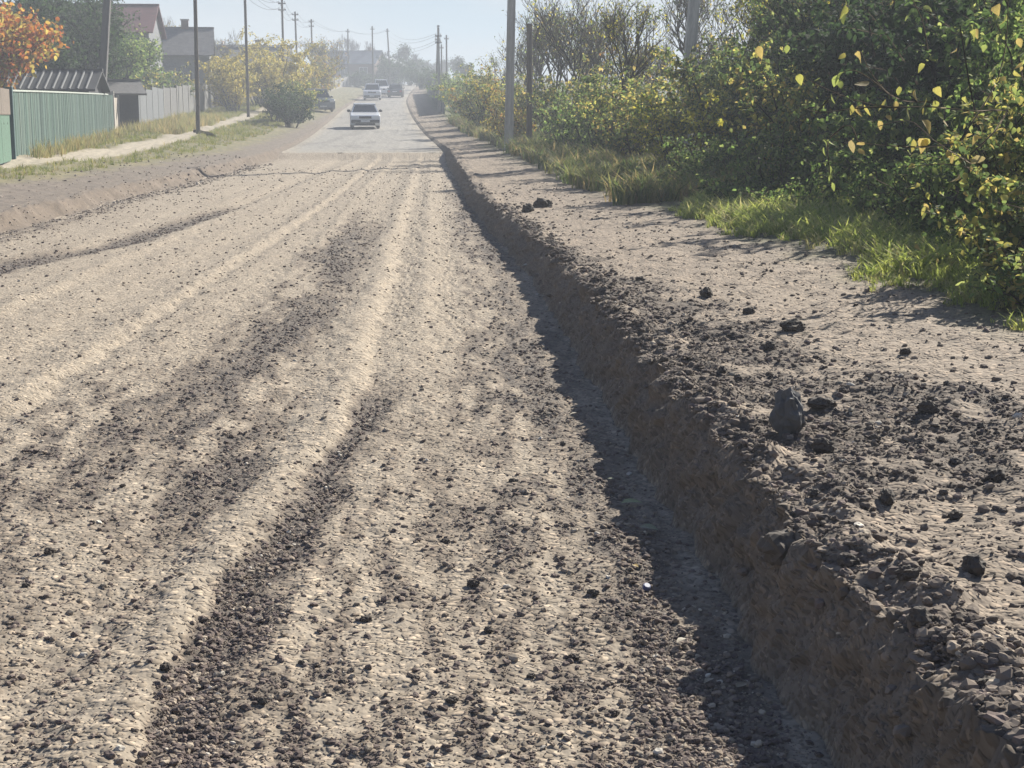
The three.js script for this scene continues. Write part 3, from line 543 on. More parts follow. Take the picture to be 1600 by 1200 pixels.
// ---------- plants ----------
const leafShape = (L, Wd, fold, bend) => { // a pointed leaf folded on its midrib: base at the origin, lying along +z, face up
  const row = [[0, 0.05], [0.2, 0.8], [0.45, 1], [0.75, 0.6], [1, 0]], P = [], I = [], U = [];
  row.forEach(([t, w]) => { const y = -bend * t * t * L, x = w * Wd / 2; P.push(-x, y + fold * x, t * L, 0, y, t * L, x, y + fold * x, t * L); U.push(0, t, 0.5, t, 1, t); });
  for (let i = 0; i < 4; i++) { const a = i * 3; I.push(a, a + 3, a + 1, a + 1, a + 3, a + 4, a + 1, a + 4, a + 2, a + 2, a + 4, a + 5); }
  const g = new THREE.BufferGeometry(); g.setAttribute('position', new THREE.Float32BufferAttribute(P, 3)); g.setAttribute('uv', new THREE.Float32BufferAttribute(U, 2)); g.setIndex(I); g.computeVertexNormals(); return g;
};
const leafG = [leafShape(1, 0.62, 0.25, 0.18), leafShape(1, 0.8, 0.12, 0.3)], thinLeaf = (() => { const g = new THREE.BufferGeometry(); g.setAttribute('position', new THREE.Float32BufferAttribute([0, 0, 0, -0.34, 0.08, 0.45, 0.34, 0.08, 0.45, 0, -0.12, 1], 3)); g.setAttribute('uv', new THREE.Float32BufferAttribute([0.5, 0, 0, 0.5, 1, 0.5, 0.5, 1], 2)); g.setIndex([0, 1, 2, 1, 3, 2]); g.computeVertexNormals(); return g; })();
const leafMat = new THREE.MeshPhysicalMaterial({ color: 0xffffff, roughness: 0.95, transmission: 0.62, specularIntensity: 0.25, thickness: 0, side: THREE.DoubleSide });
const barkMat = mat(0.13, 0.105, 0.085, { map: concreteMap }), twigMat = mat(0.2, 0.165, 0.13), darkBark = mat(0.07, 0.06, 0.055, { map: concreteMap });
const PALETTE = {
  green: [[0.10, 0.16, 0.045], [0.15, 0.23, 0.06], [0.23, 0.31, 0.09], [0.07, 0.11, 0.035], [0.34, 0.38, 0.12]],
  mixed: [[0.10, 0.15, 0.05], [0.18, 0.24, 0.07], [0.31, 0.35, 0.1], [0.5, 0.46, 0.12], [0.08, 0.11, 0.04], [0.55, 0.43, 0.14]],
  autumn: [[0.36, 0.3, 0.06], [0.42, 0.34, 0.07], [0.22, 0.22, 0.05], [0.12, 0.15, 0.04], [0.34, 0.18, 0.05]],
  lemon: [[0.5, 0.44, 0.06], [0.42, 0.4, 0.06], [0.25, 0.28, 0.05], [0.1, 0.15, 0.04], [0.07, 0.11, 0.03]],
  yellow: [[0.46, 0.38, 0.09], [0.4, 0.33, 0.08], [0.32, 0.31, 0.08], [0.5, 0.42, 0.14]],
  orange: [[0.45, 0.15, 0.035], [0.5, 0.24, 0.05], [0.48, 0.33, 0.07], [0.38, 0.10, 0.035], [0.5, 0.4, 0.1], [0.33, 0.29, 0.07]],
  dark: [[0.03, 0.055, 0.022], [0.04, 0.07, 0.025], [0.05, 0.085, 0.03]],
};
const Q = new THREE.Quaternion(), QE = new THREE.Euler(), M4 = new THREE.Matrix4(), S3 = new THREE.Vector3(), C3 = new THREE.Color();
function leavesOn(parent, name, pts, size, palette, r, geo, vary = 0.45) {
  const m = new THREE.InstancedMesh(geo, leafMat, pts.length); m.name = name; m.userData.kind = 'stuff'; sh(m);
  pts.forEach((p, i) => {
    QE.set((r() - 0.5) * 2.2 + 0.4, r() * 6.283, (r() - 0.5) * 2.0, 'YXZ'); Q.setFromEuler(QE); const s = size * (1 - vary + 2 * vary * r()); S3.set(s, s, s);
    m.setMatrixAt(i, M4.compose(p, Q, S3));
    const c = palette[Math.floor(Math.pow(r(), 1.25) * palette.length)], k = 0.75 + 0.5 * r(); C3.setRGB(c[0] * k, c[1] * k, c[2] * k); m.setColorAt(i, C3);
  });
  parent.add(m); return m;
}
// a shrub: stems fan out from the base, twigs branch off them, leaves sit along the twigs
function shrub(o) {
  const r = rng(o.seed), t = thing(o.name || 'shrub', o.label, o.category || 'shrub', [o.x, ground(o.x, -o.d) - 0.05, -o.d], 0, o.group);
  const stems = [], twigs = [], spots = [];
  for (let k = 0; k < o.stems; k++) {
    const a = r() * 6.283, out = o.r * (0.25 + 0.75 * Math.sqrt(r())), h = o.h * (0.65 + 0.4 * r()) * (1 - 0.35 * Math.pow(out / o.r, 2));
    const b = V(Math.cos(a) * o.r * 0.25 * r(), 0, Math.sin(a) * o.r * 0.25 * r()), e = V(Math.cos(a) * out, h, Math.sin(a) * out), pts = [];
    for (let i = 0; i <= 6; i++) { const s = i / 6, v = b.clone().lerp(e, s); v.y = h * Math.pow(s, 0.8); v.x += 0.06 * o.h * n3(s * 2, k, o.seed) * s; v.z += 0.06 * o.h * n3(s * 2, k + 50, o.seed) * s; pts.push(v); }
    stems.push({ pts, r0: o.sr || 0.012 * o.h, r1: 0.004 });
    for (let q = 0; q < o.twigs; q++) {
      const s = (o.low ?? 0.15) + (1 - (o.low ?? 0.15)) * r(), i = Math.min(5, Math.floor(s * 6)), p = pts[i].clone().lerp(pts[i + 1], s * 6 - i), w = r() * 6.283, len = o.r * (0.2 + 0.45 * r()) * (o.tl || 1);
      const dir = V(Math.cos(w), 0.15 + 0.7 * r() - (o.droop || 0), Math.sin(w)).normalize(), tp = [p];
      for (let j = 1; j <= 3; j++) { const v = p.clone().addScaledVector(dir, len * j / 3); v.y -= (o.droop || 0.12) * len * (j / 3) * (j / 3); v.x += 0.05 * len * (r() - 0.5); tp.push(v); }
      twigs.push({ pts: tp, r0: 0.0045 * (o.tw || 1), r1: 0.002 * (o.tw || 1) });
      const n = Math.round(o.leaves / (o.stems * o.twigs) * (0.5 + r()));
      for (let j = 0; j < n; j++) { const f = Math.pow(r(), 0.7) * 3, ii = Math.min(2, Math.floor(f)); spots.push(tp[ii].clone().lerp(tp[ii + 1], f - ii).add(V((r() - 0.5), (r() - 0.5), (r() - 0.5)).multiplyScalar(o.leaf * 1.6))); }
    }
  }
  for (const p of spots) p.y = Math.max(p.y, 0.06);
  part('stems', tubeGeo(stems, 5), barkMat, t);
  part('twigs', tubeGeo(twigs, 3), twigMat, t).userData.kind = 'stuff';
  leavesOn(t, 'foliage', spots, o.leaf, o.palette, r, o.far ? thinLeaf : leafG[o.seed % 2]);
  return t;
}
// a tree: trunk and limbs by repeated forking; leaves (if any) on the outer twigs
function treeSkeleton(seed, h, spread, forks, up = 0.55, trunkR = 0.02, lean = 0) {
  const r = rng(seed), limbs = [], twigs = [], tips = [];
  const grow = (p, dir, len, rad, lv) => {
    const pts = [p.clone()]; let v = p.clone(), dd = dir.clone();
    for (let i = 1; i <= 3; i++) { dd.add(V((r() - 0.5) * 0.35, (r() - 0.35) * 0.22, (r() - 0.5) * 0.35)).normalize(); v = v.clone().addScaledVector(dd, len / 3); pts.push(v); if (lv <= 1) tips.push(v.clone()); }
    (lv <= 1 ? twigs : limbs).push({ pts, r0: rad, r1: rad * 0.62 });
    if (lv === 0) return;
    const n = lv >= forks ? 4 : 3 + (r() < 0.4 ? 1 : 0);
    for (let k = 0; k < n; k++) {
      const w = r() * 6.283, q = dd.clone().multiplyScalar(0.7).add(V(Math.cos(w) * spread, up * (0.5 + 0.5 * r()), Math.sin(w) * spread)).normalize(), s = 0.45 + 0.55 * (k + r()) / n, i = Math.min(2, Math.floor(s * 3 - 0.001));
      grow(pts[i].clone().lerp(pts[i + 1], s * 3 - i), q, len * (0.58 + 0.22 * r()), rad * 0.6, lv - 1);
    }
  };
  grow(V(0, 0, 0), V(lean, 1, 0).normalize(), h * 0.34, h * trunkR, forks);
  return { limbs, twigs, tips };
}
function tree(o) {
  const t = thing(o.name || 'tree', o.label, 'tree', [o.x, ground(o.x, -o.d) - 0.1, -o.d], 0, o.group), r = rng(o.seed + 7);
  const k = o.skeleton || treeSkeleton(o.seed, o.h, o.spread || 0.75, o.forks || 4, o.up, o.trunkR, o.lean);
  part('trunk', tubeGeo(k.limbs, 6), o.bark || barkMat, t);
  const crown = part('crown', tubeGeo(k.twigs.map(w => ({ ...w, r0: Math.max(w.r0, o.twigMin || 0.006), r1: Math.max(w.r1, (o.twigMin || 0.006) * 0.7) })), 3), o.bark || twigMat, t);
  if (o.leaves) {
    const spots = []; for (let i = 0; i < o.leaves; i++) { const p = k.tips[Math.floor(r() * k.tips.length)]; spots.push(p.clone().add(V(r() - 0.5, r() - 0.5, r() - 0.5).multiplyScalar(o.puff || o.leaf * 4))); }
    leavesOn(crown, 'foliage', spots, o.leaf, o.palette, r, o.leafGeo || thinLeaf);
  }
  return t;
}
// the overgrown edge on the right: low shrubs in front, taller trees well behind
const hedge = 'plain green shrubs in the roadside hedge';
const HEDGE = [ // x, d, r, h, leaves, leaf, palette, label
  [3.62, 8.9, 0.42, 0.5, 1500, 0.05, 'mixed', 'low leafy shrub with lit leaves where the grass ends'],
  [4.0, 9.9, 0.55, 0.95, 3000, 0.05, 'mixed', 'leafy shrub, mixed green and yellow, below the long yellow-leaved twigs'],
  [4.45, 10.9, 0.7, 1.5, 4600, 0.052, 'mixed', 'dense shrub with small yellow-green leaves behind the yellow-leaved twigs'],
  [5.0, 12.4, 0.85, 1.9, 5000, 0.055, 'mixed', null], [4.55, 13.4, 0.6, 1.0, 2600, 0.055, 'green', null],
  [5.7, 14.6, 1.0, 2.3, 5200, 0.06, 'green', null], [4.9, 16.2, 0.7, 1.1, 2800, 0.06, 'green', null], [5.5, 18.3, 1.0, 1.8, 4600, 0.065, 'green', null],
  [4.7, 20.8, 0.8, 1.2, 3400, 0.06, 'green', 'weedy green shrub behind the tall bright grass clump'],
  [5.5, 22.5, 1.2, 2.4, 5200, 0.07, 'mixed', null], [4.35, 25.0, 0.8, 1.1, 3000, 0.06, 'green', null],
  [4.4, 28, 1.0, 2.0, 3800, 0.075, 'lemon', 'shrub hung with bright yellow leaf clusters by the tan verge'],
  [5.6, 29.5, 1.4, 2.8, 6500, 0.075, 'mixed', null], [4.3, 33, 1.2, 2.3, 4200, 0.08, 'mixed', null],
  [5.4, 36, 1.4, 2.7, 5200, 0.085, 'mixed', null], [4.2, 39, 1.2, 2.4, 3600, 0.085, 'green', null],
  [5.0, 43, 1.4, 2.9, 4200, 0.09, 'mixed', null], [4.0, 46, 1.1, 2.0, 3000, 0.09, 'green', null], [4.6, 50, 1.4, 3.0, 3600, 0.1, 'mixed', null],
  [4.3, 55, 1.3, 2.6, 3000, 0.1, 'mixed', null], [3.0, 59, 1.0, 1.6, 2200, 0.1, 'autumn', 'low shrub with orange-yellow leaves next to the pale concrete pole'],
  [3.9, 63, 1.4, 3.0, 3000, 0.11, 'mixed', null], [3.2, 69, 1.4, 2.9, 2800, 0.11, 'autumn', 'rounded shrub with orange tips further along the hedge'],
  [2.7, 76, 1.5, 3.4, 2800, 0.12, 'mixed', null], [2.5, 84, 1.6, 3.3, 2800, 0.12, 'autumn', 'yellowing shrub near the far end of the hedge'], [3.4, 92, 1.9, 4.0, 3000, 0.13, 'mixed', null],
  [2.0, 100, 1.6, 3.0, 2400, 0.13, 'green', null], [2.2, 110, 1.9, 3.6, 2400, 0.14, 'mixed', null], [1.9, 122, 1.8, 3.0, 2000, 0.15, 'green', null], [1.4, 140, 2, 3.2, 2000, 0.16, 'green', null],
];
HEDGE.forEach(([x, d, r, h, leaves, leaf, p, label], i) => shrub({ seed: 100 + i, x, d, r, h, leaves, leaf, palette: PALETTE[p], stems: 14, twigs: 12, label: label || (p === 'mixed' ? 'shrub with mixed green and yellow leaves in the dense hedge along the verge' : 'plain green shrub in the dense hedge along the verge'), group: label ? undefined : p === 'mixed' ? 'green and yellow shrubs in the roadside hedge' : hedge, far: d > 24, low: 0.1, tw: d > 30 ? 1.6 : 1 }));
// dark leafy trees standing back behind the shrubs
const BACK = [[6.7, 16.8, 1.3, 3.2, 'green'], [7.0, 19.6, 1.5, 3.9, 'dark'], [8.6, 20.5, 1.7, 4.6, 'dark'], [6.8, 22.6, 1.4, 3.7, 'dark'], [8.4, 24, 1.8, 4.8, 'green'], [7.0, 26, 1.5, 4.2, 'dark'], [8.9, 28, 1.9, 5.2, 'dark'], [7.4, 30.5, 1.6, 3.7, 'green'], [9.2, 33.5, 1.9, 4.4, 'mixed'], [7.4, 36, 1.5, 3.3, 'green'], [8.4, 41, 1.7, 3.4, 'mixed'], [11, 27, 2.4, 6, 'dark'], [12.5, 34, 2.4, 5.6, 'dark']];
BACK.forEach(([x, d, r, h, p], i) => shrub({ seed: 300 + i, name: 'leafy_tree', category: 'tree', x, d, r, h, leaves: 8500, leaf: 0.085 + 0.001 * (d - 16), palette: PALETTE[p], stems: 18, twigs: 16, far: d > 22, low: 0.12, tw: 1.4, label: 'dark many-stemmed leafy tree standing back behind the roadside shrubs', group: 'leafy trees behind the roadside shrubs' }));
// thin-twigged trees, mostly bare, behind the two poles
const bareKit = [0, 1, 2].map(i => treeSkeleton(500 + i * 13, 5.4 + i * 0.5, 0.62, 5, 0.5, 0.011));
[[6.2, 47], [5.2, 52], [4.4, 57], [7.2, 54], [6.0, 61], [8.4, 49], [9.6, 56], [4.9, 68], [7.6, 66], [10.4, 44], [3.9, 79], [5.8, 88], [8.2, 78]].forEach(([x, d], i) => {
  const t = tree({ seed: 520 + i, x, d, h: 6, skeleton: bareKit[i % 3], twigMin: 0.008, leaves: i % 2 ? 500 : 900, leaf: 0.085, puff: 0.5, palette: i % 3 ? PALETTE.mixed : PALETTE.autumn, name: 'bare_tree', label: 'nearly bare thin-twigged tree above the hedge by the poles', group: 'nearly bare trees above the hedge' });
  t.rotation.y = i * 1.7; const s = 0.85 + 0.3 * ((i * 37) % 10) / 10; t.scale.setScalar(s);
});
[[7.3, 31, 1.0], [8.2, 34, 1.05], [4.5, 38.5, 0.8], [9.2, 37, 1.1], [8.8, 46, 1.0], [8.0, 28, 0.9], [10, 42, 1.1], [6.4, 26, 0.8], [11.5, 39, 1.15]].forEach(([x, d, s], i) => {
  const t = tree({ seed: 560 + i, x, d, h: 6, skeleton: bareKit[i % 3], twigMin: 0.006, leaves: 1400, leaf: 0.075, puff: 0.45, palette: i % 2 ? PALETTE.mixed : PALETTE.lemon, name: 'thin_leafed_tree', label: 'tall thin-leafed tree with yellow-green leaves rising above the shrubs', group: 'thin-leafed trees above the shrubs' });
  t.rotation.y = i * 2.3; t.scale.setScalar(s);
});
// far bare trees at the top of the street
[[628, 268, 9.5, 0.55], [600, 262, 8.5, 0.5], [648, 280, 8, 0.6], [572, 285, 10.5, 0.35], [556, 290, 12, 0.25], [590, 300, 9, 0.5], [660, 300, 7, 0.6], [676, 330, 7, 0.6], [640, 330, 8, 0.6], [700, 320, 7.5, 0.6], [715, 260, 6, 0.6], [730, 210, 5, 0.6], [520, 300, 9, 0.6], [690, 380, 8, 0.6], [620, 390, 9, 0.6], [655, 400, 9, 0.6]].forEach(([px, d, h, sp], i) => tree({ seed: 600 + i, x: at(px, 150, d).x, d, h: h * 0.8, spread: sp, forks: 5, up: 0.6, twigMin: 0.02, trunkR: 0.016, bark: darkBark, leaves: i === 0 || i > 5 ? 700 : 0, leaf: 0.3, puff: 1.2, palette: PALETTE.dark, name: 'bare_tree', label: 'far bare tree against the sky at the top of the street', group: 'far bare trees at the street end' }));
[[610, 236, 2.3, 5.2], [626, 242, 2.6, 5.6], [641, 250, 2.4, 4.8], [597, 244, 2.0, 3.8], [560, 222, 1.8, 2.6], [575, 226, 1.7, 2.4], [660, 215, 2.0, 3.4], [672, 200, 2.0, 3.2]].forEach(([px, d, r, h], i) => shrub({ seed: 680 + i, x: at(px, 130, d).x, d, r, h, leaves: 2200, leaf: 0.26, palette: PALETTE.dark, stems: 12, twigs: 10, far: true, tw: 4, name: 'far_bush', category: 'bush', label: 'far dark bushy growth in front of the houses at the street bend', group: 'far dark bushes at the street bend' }));
// left side
tree({ name: 'maple_tree', label: 'orange and yellow autumn maple above the corrugated shed roof', seed: 710, x: -15.1, d: 56, h: 6.6, forks: 4, spread: 0.95, up: 0.25, leaves: 9000, leaf: 0.15, puff: 1.1, palette: PALETTE.orange, leafGeo: leafG[1] });
[[-16.9, 66, 8, 'dark'], [-15.4, 71, 7.4, 'dark'], [-17.8, 76, 9, 'dark'], [-16.4, 83, 6.8, 'green'], [-20.5, 70, 9, 'dark'], [-19.6, 86, 9, 'dark'], [-17.4, 90, 6.4, 'green'], [-15.8, 63.5, 5.5, 'dark']].forEach(([x, d, h, p], i) => tree({ seed: 720 + i, x, d, h, forks: 4, spread: 0.7, up: 0.4, leaves: 4600, leaf: 0.15, puff: 1.0, twigMin: 0.012, bark: darkBark, palette: PALETTE[p], name: 'garden_tree', label: 'dark garden tree in the yard behind the green fence', group: 'dark garden trees behind the fence' }));
[[-16.4, 87, 3.4, 'mixed'], [-16.9, 94, 3.8, 'green'], [-16.8, 101, 3.6, 'mixed']].forEach(([x, d, h, p], i) => shrub({ seed: 740 + i, x, d, r: 1.8, h, leaves: 3200, leaf: 0.15, palette: PALETTE[p], stems: 12, twigs: 10, far: true, tw: 2, label: 'green shrub leaning over the grey sheet fence', group: 'shrubs over the grey fence' }));
[[at(365, 100, 107).x, 107, 2.5, 4.9], [at(345, 100, 116).x, 116, 2.2, 4.0], [at(430, 100, 112).x, 112, 3.0, 5.9], [at(405, 100, 122).x, 122, 3.0, 6.0], [at(470, 100, 128).x, 128, 2.6, 4.6], [at(500, 100, 150).x, 150, 2.6, 4.6]].forEach(([x, d, r, h], i) => shrub({ seed: 760 + i, x, d, r, h, leaves: 6500, leaf: 0.16, palette: i < 4 ? PALETTE.yellow : PALETTE.autumn, stems: 15, twigs: 12, far: true, tw: 2, label: 'tall hazy shrub in yellow autumn leaf beside the footpath', group: 'yellow shrubs beside the footpath' }));
[[at(452, 150, 88).x, 88, 1.5, 2.6, 'dark'], [at(466, 150, 96).x, 96, 1.2, 2.9, 'mixed'], [at(430, 150, 93).x, 93, 1.3, 2.3, 'dark']].forEach(([x, d, r, h, p], i) => shrub({ seed: 780 + i, x, d, r, h, leaves: 4200, leaf: 0.11, palette: PALETTE[p], stems: 14, twigs: 12, far: true, tw: 1.6, label: 'dark bushy shrub growing at the roadside before the parked car', group: 'dark roadside shrubs by the parked car' }));
[[at(330, 80, 135).x, 135, 6.5], [at(350, 80, 150).x, 150, 7], [at(285, 80, 125).x, 125, 8], [at(505, 80, 160).x, 160, 7.5], [at(515, 80, 190).x, 190, 7], [at(250, 60, 120).x, 120, 8.5]].forEach(([x, d, h], i) => tree({ seed: 800 + i, x, d, h, spread: 0.6, forks: 5, up: 0.5, twigMin: 0.012, trunkR: 0.013, leaves: i === 3 ? 900 : 150, leaf: 0.2, palette: PALETTE.autumn, name: 'bare_tree', label: 'bare garden tree showing above the roofs and yellow shrubs', group: 'bare garden trees above the roofs' }));

// grass: tufts of bent blades
function tuftGeo(seed, blades, h, lean) {
  const r = rng(seed), P = [], I = [], U = [];
  for (let k = 0; k < blades; k++) {
    const a = r() * 6.283, l = h * (0.35 + 0.9 * r()), b = lean * (0.3 + r()), w = 0.0035 + 0.0045 * r(), ox = (r() - 0.5) * 0.1, oz = (r() - 0.5) * 0.1, ca = Math.cos(a), sa = Math.sin(a), o = P.length / 3;
    for (const [t, q] of [[0, 1], [0.5, 0.85], [1, 0]]) { const f = b * l * t * t, y = l * t * (1 - 0.25 * b * t), ww = w * q; P.push(ox + ca * f - sa * ww, y, oz + sa * f + ca * ww); if (q) P.push(ox + ca * f + sa * ww, y, oz + sa * f - ca * ww); U.push(0, t); if (q) U.push(1, t); }
    I.push(o, o + 1, o + 2, o + 1, o + 3, o + 2, o + 2, o + 3, o + 4);
  }
  const g = new THREE.BufferGeometry(); g.setAttribute('position', new THREE.Float32BufferAttribute(P, 3)); g.setAttribute('uv', new THREE.Float32BufferAttribute(U, 2)); g.setIndex(I); g.computeVertexNormals(); return g;
}
const grassMat = new THREE.MeshPhysicalMaterial({ color: 0xffffff, roughness: 0.9, specularIntensity: 0.4, transmission: 0.6, thickness: 0, side: THREE.DoubleSide });
function grass(label, geo, spots, palette, seed) { // spots: [x, d, scale]
  const r = rng(seed), m = new THREE.InstancedMesh(geo, grassMat, spots.length); m.name = numbered('grass'); sh(m); tag(m, label, 'grass', null, 'stuff');
  spots.forEach(([x, d, s], i) => { Q.setFromEuler(QE.set((r() - 0.5) * 0.3, r() * 6.283, (r() - 0.5) * 0.3)); S3.set(s, s * (0.8 + 0.4 * r()), s); m.setMatrixAt(i, M4.compose(V(x, ground(x, -d) - 0.01, -d), Q, S3)); const c = palette[Math.floor(r() * palette.length)], k = 0.8 + 0.4 * r(); m.setColorAt(i, C3.setRGB(c[0] * k, c[1] * k, c[2] * k)); });
  scene.add(m);
}
{
  const r = rng(901), spots = [], green = [[0.34, 0.4, 0.09], [0.44, 0.47, 0.12], [0.24, 0.31, 0.06], [0.5, 0.46, 0.2], [0.3, 0.36, 0.08]];
  for (let i = 0; i < 26000 && spots.length < 4600; i++) {
    const d = 7.6 + 15 * r(), x = 2.6 + 3.2 * r(), px = VX + x / d * F, edge = linear([[7.6, 3.25], [9, 3.2], [10.5, 3.15], [12.5, 3.25], [14, 3.45], [17, 3.05], [19.5, 3.05], [22, 3.5]])(d) + 0.35 * fbm(x, d * 0.7, 3);
    if (x < edge || px > 1760) continue;
    const in_ = x - edge; if (r() > smooth(0, 0.25, in_) * (1 - 0.7 * smooth(0.9, 2, in_))) continue;
    spots.push([x, d, (0.55 + 0.7 * r()) * (0.6 + 0.5 * smooth(0, 0.5, in_)) * (d > 11 ? 1.15 : 0.75)]);
  }
  grass('bright sunlit long grass growing between the bare verge and the shrubs', tuftGeo(3, 9, 0.2, 0.95), spots, green, 902);
  const s2 = []; for (let i = 0; i < 5200; i++) { const d = 22 + 75 * Math.pow(r(), 1.4), R = R_(d), x = R + 1.9 + 2.6 * r(), n = fbm(x * 0.8, d * 0.5 + 90, 3); if (n + (x - R - 2.2) * 0.35 < -0.05) continue; s2.push([x, d, (0.9 + 0.8 * r()) * (1 + d / 90)]); }
  grass('patchy verge grass along the foot of the hedge by the poles', tuftGeo(4, 10, 0.2, 0.8), s2, [[0.16, 0.2, 0.05], [0.24, 0.24, 0.08], [0.1, 0.15, 0.04], [0.33, 0.26, 0.12]], 903);
  const s3 = []; for (let i = 0; i < 24000 && s3.length < 10500; i++) { const d = 24 + 110 * Math.pow(r(), 1.5), L = L_(d), a = 2.1 + 8 * r(), x = L - a, p = Math.abs(x - pathX(d)), px = VX + x / d * F; if (px < -60 || p < 0.65 || fbm(x * 0.8, d * 0.5 + 300, 3) + 0.3 * (a - 2.6) < -0.1) continue; s3.push([x, d, (0.34 + 0.4 * r()) * (1 + d / 80)]); }
  grass('short green and straw-coloured turf on the slope beside the footpath', tuftGeo(6, 9, 0.16, 0.9), s3, [[0.2, 0.22, 0.055], [0.28, 0.28, 0.08], [0.15, 0.19, 0.045], [0.36, 0.3, 0.13], [0.24, 0.26, 0.06]], 904);
  const s4 = []; for (let i = 0; i < 900; i++) { const d = 68 + 24 * r(), x = -13.6 + 2.6 * r() - (d - 68) * 0.04; s4.push([x, d, 1.3 + 1.1 * r()]); } for (let i = 0; i < 260; i++) { const s = r(), d = lerp(39, 66, s), x = lerp(-10.05, -13.2, s) + 0.35 * r() + 0.2 * Math.sin(s * 3.1); s4.push([x, d, 1.2 + r()]); }
  grass('tall dry straw-coloured weeds below the pale board fence', tuftGeo(8, 10, 0.2, 0.5), s4, [[0.4, 0.32, 0.15], [0.3, 0.27, 0.12], [0.24, 0.25, 0.1]], 905);
}
// low broad-leaved weeds at the shrubs' feet
[[3.75, 8.8, 0.5, 0.3], [4.2, 9.2, 0.55, 0.4], [4.1, 10.2, 0.5, 0.35], [4.9, 9.6, 0.6, 0.7], [4.45, 18.5, 0.6, 0.6], [4.0, 20.3, 0.5, 0.5], [3.9, 23.4, 0.5, 0.5], [3.6, 27, 0.6, 0.5], [3.3, 60, 0.8, 0.9], [4.4, 12.4, 0.5, 0.5], [4.6, 14.5, 0.6, 0.6]].forEach(([x, d, r, h], i) => shrub({ seed: 920 + i, name: 'weed_plant', category: 'plant', x, d, r, h, leaves: 900, leaf: 0.05, palette: PALETTE.green, stems: 10, twigs: 7, sr: 0.005, far: d > 24, label: 'low broad-leaved weeds at the feet of the shrubs', group: 'weeds at the shrubs\' feet' }));

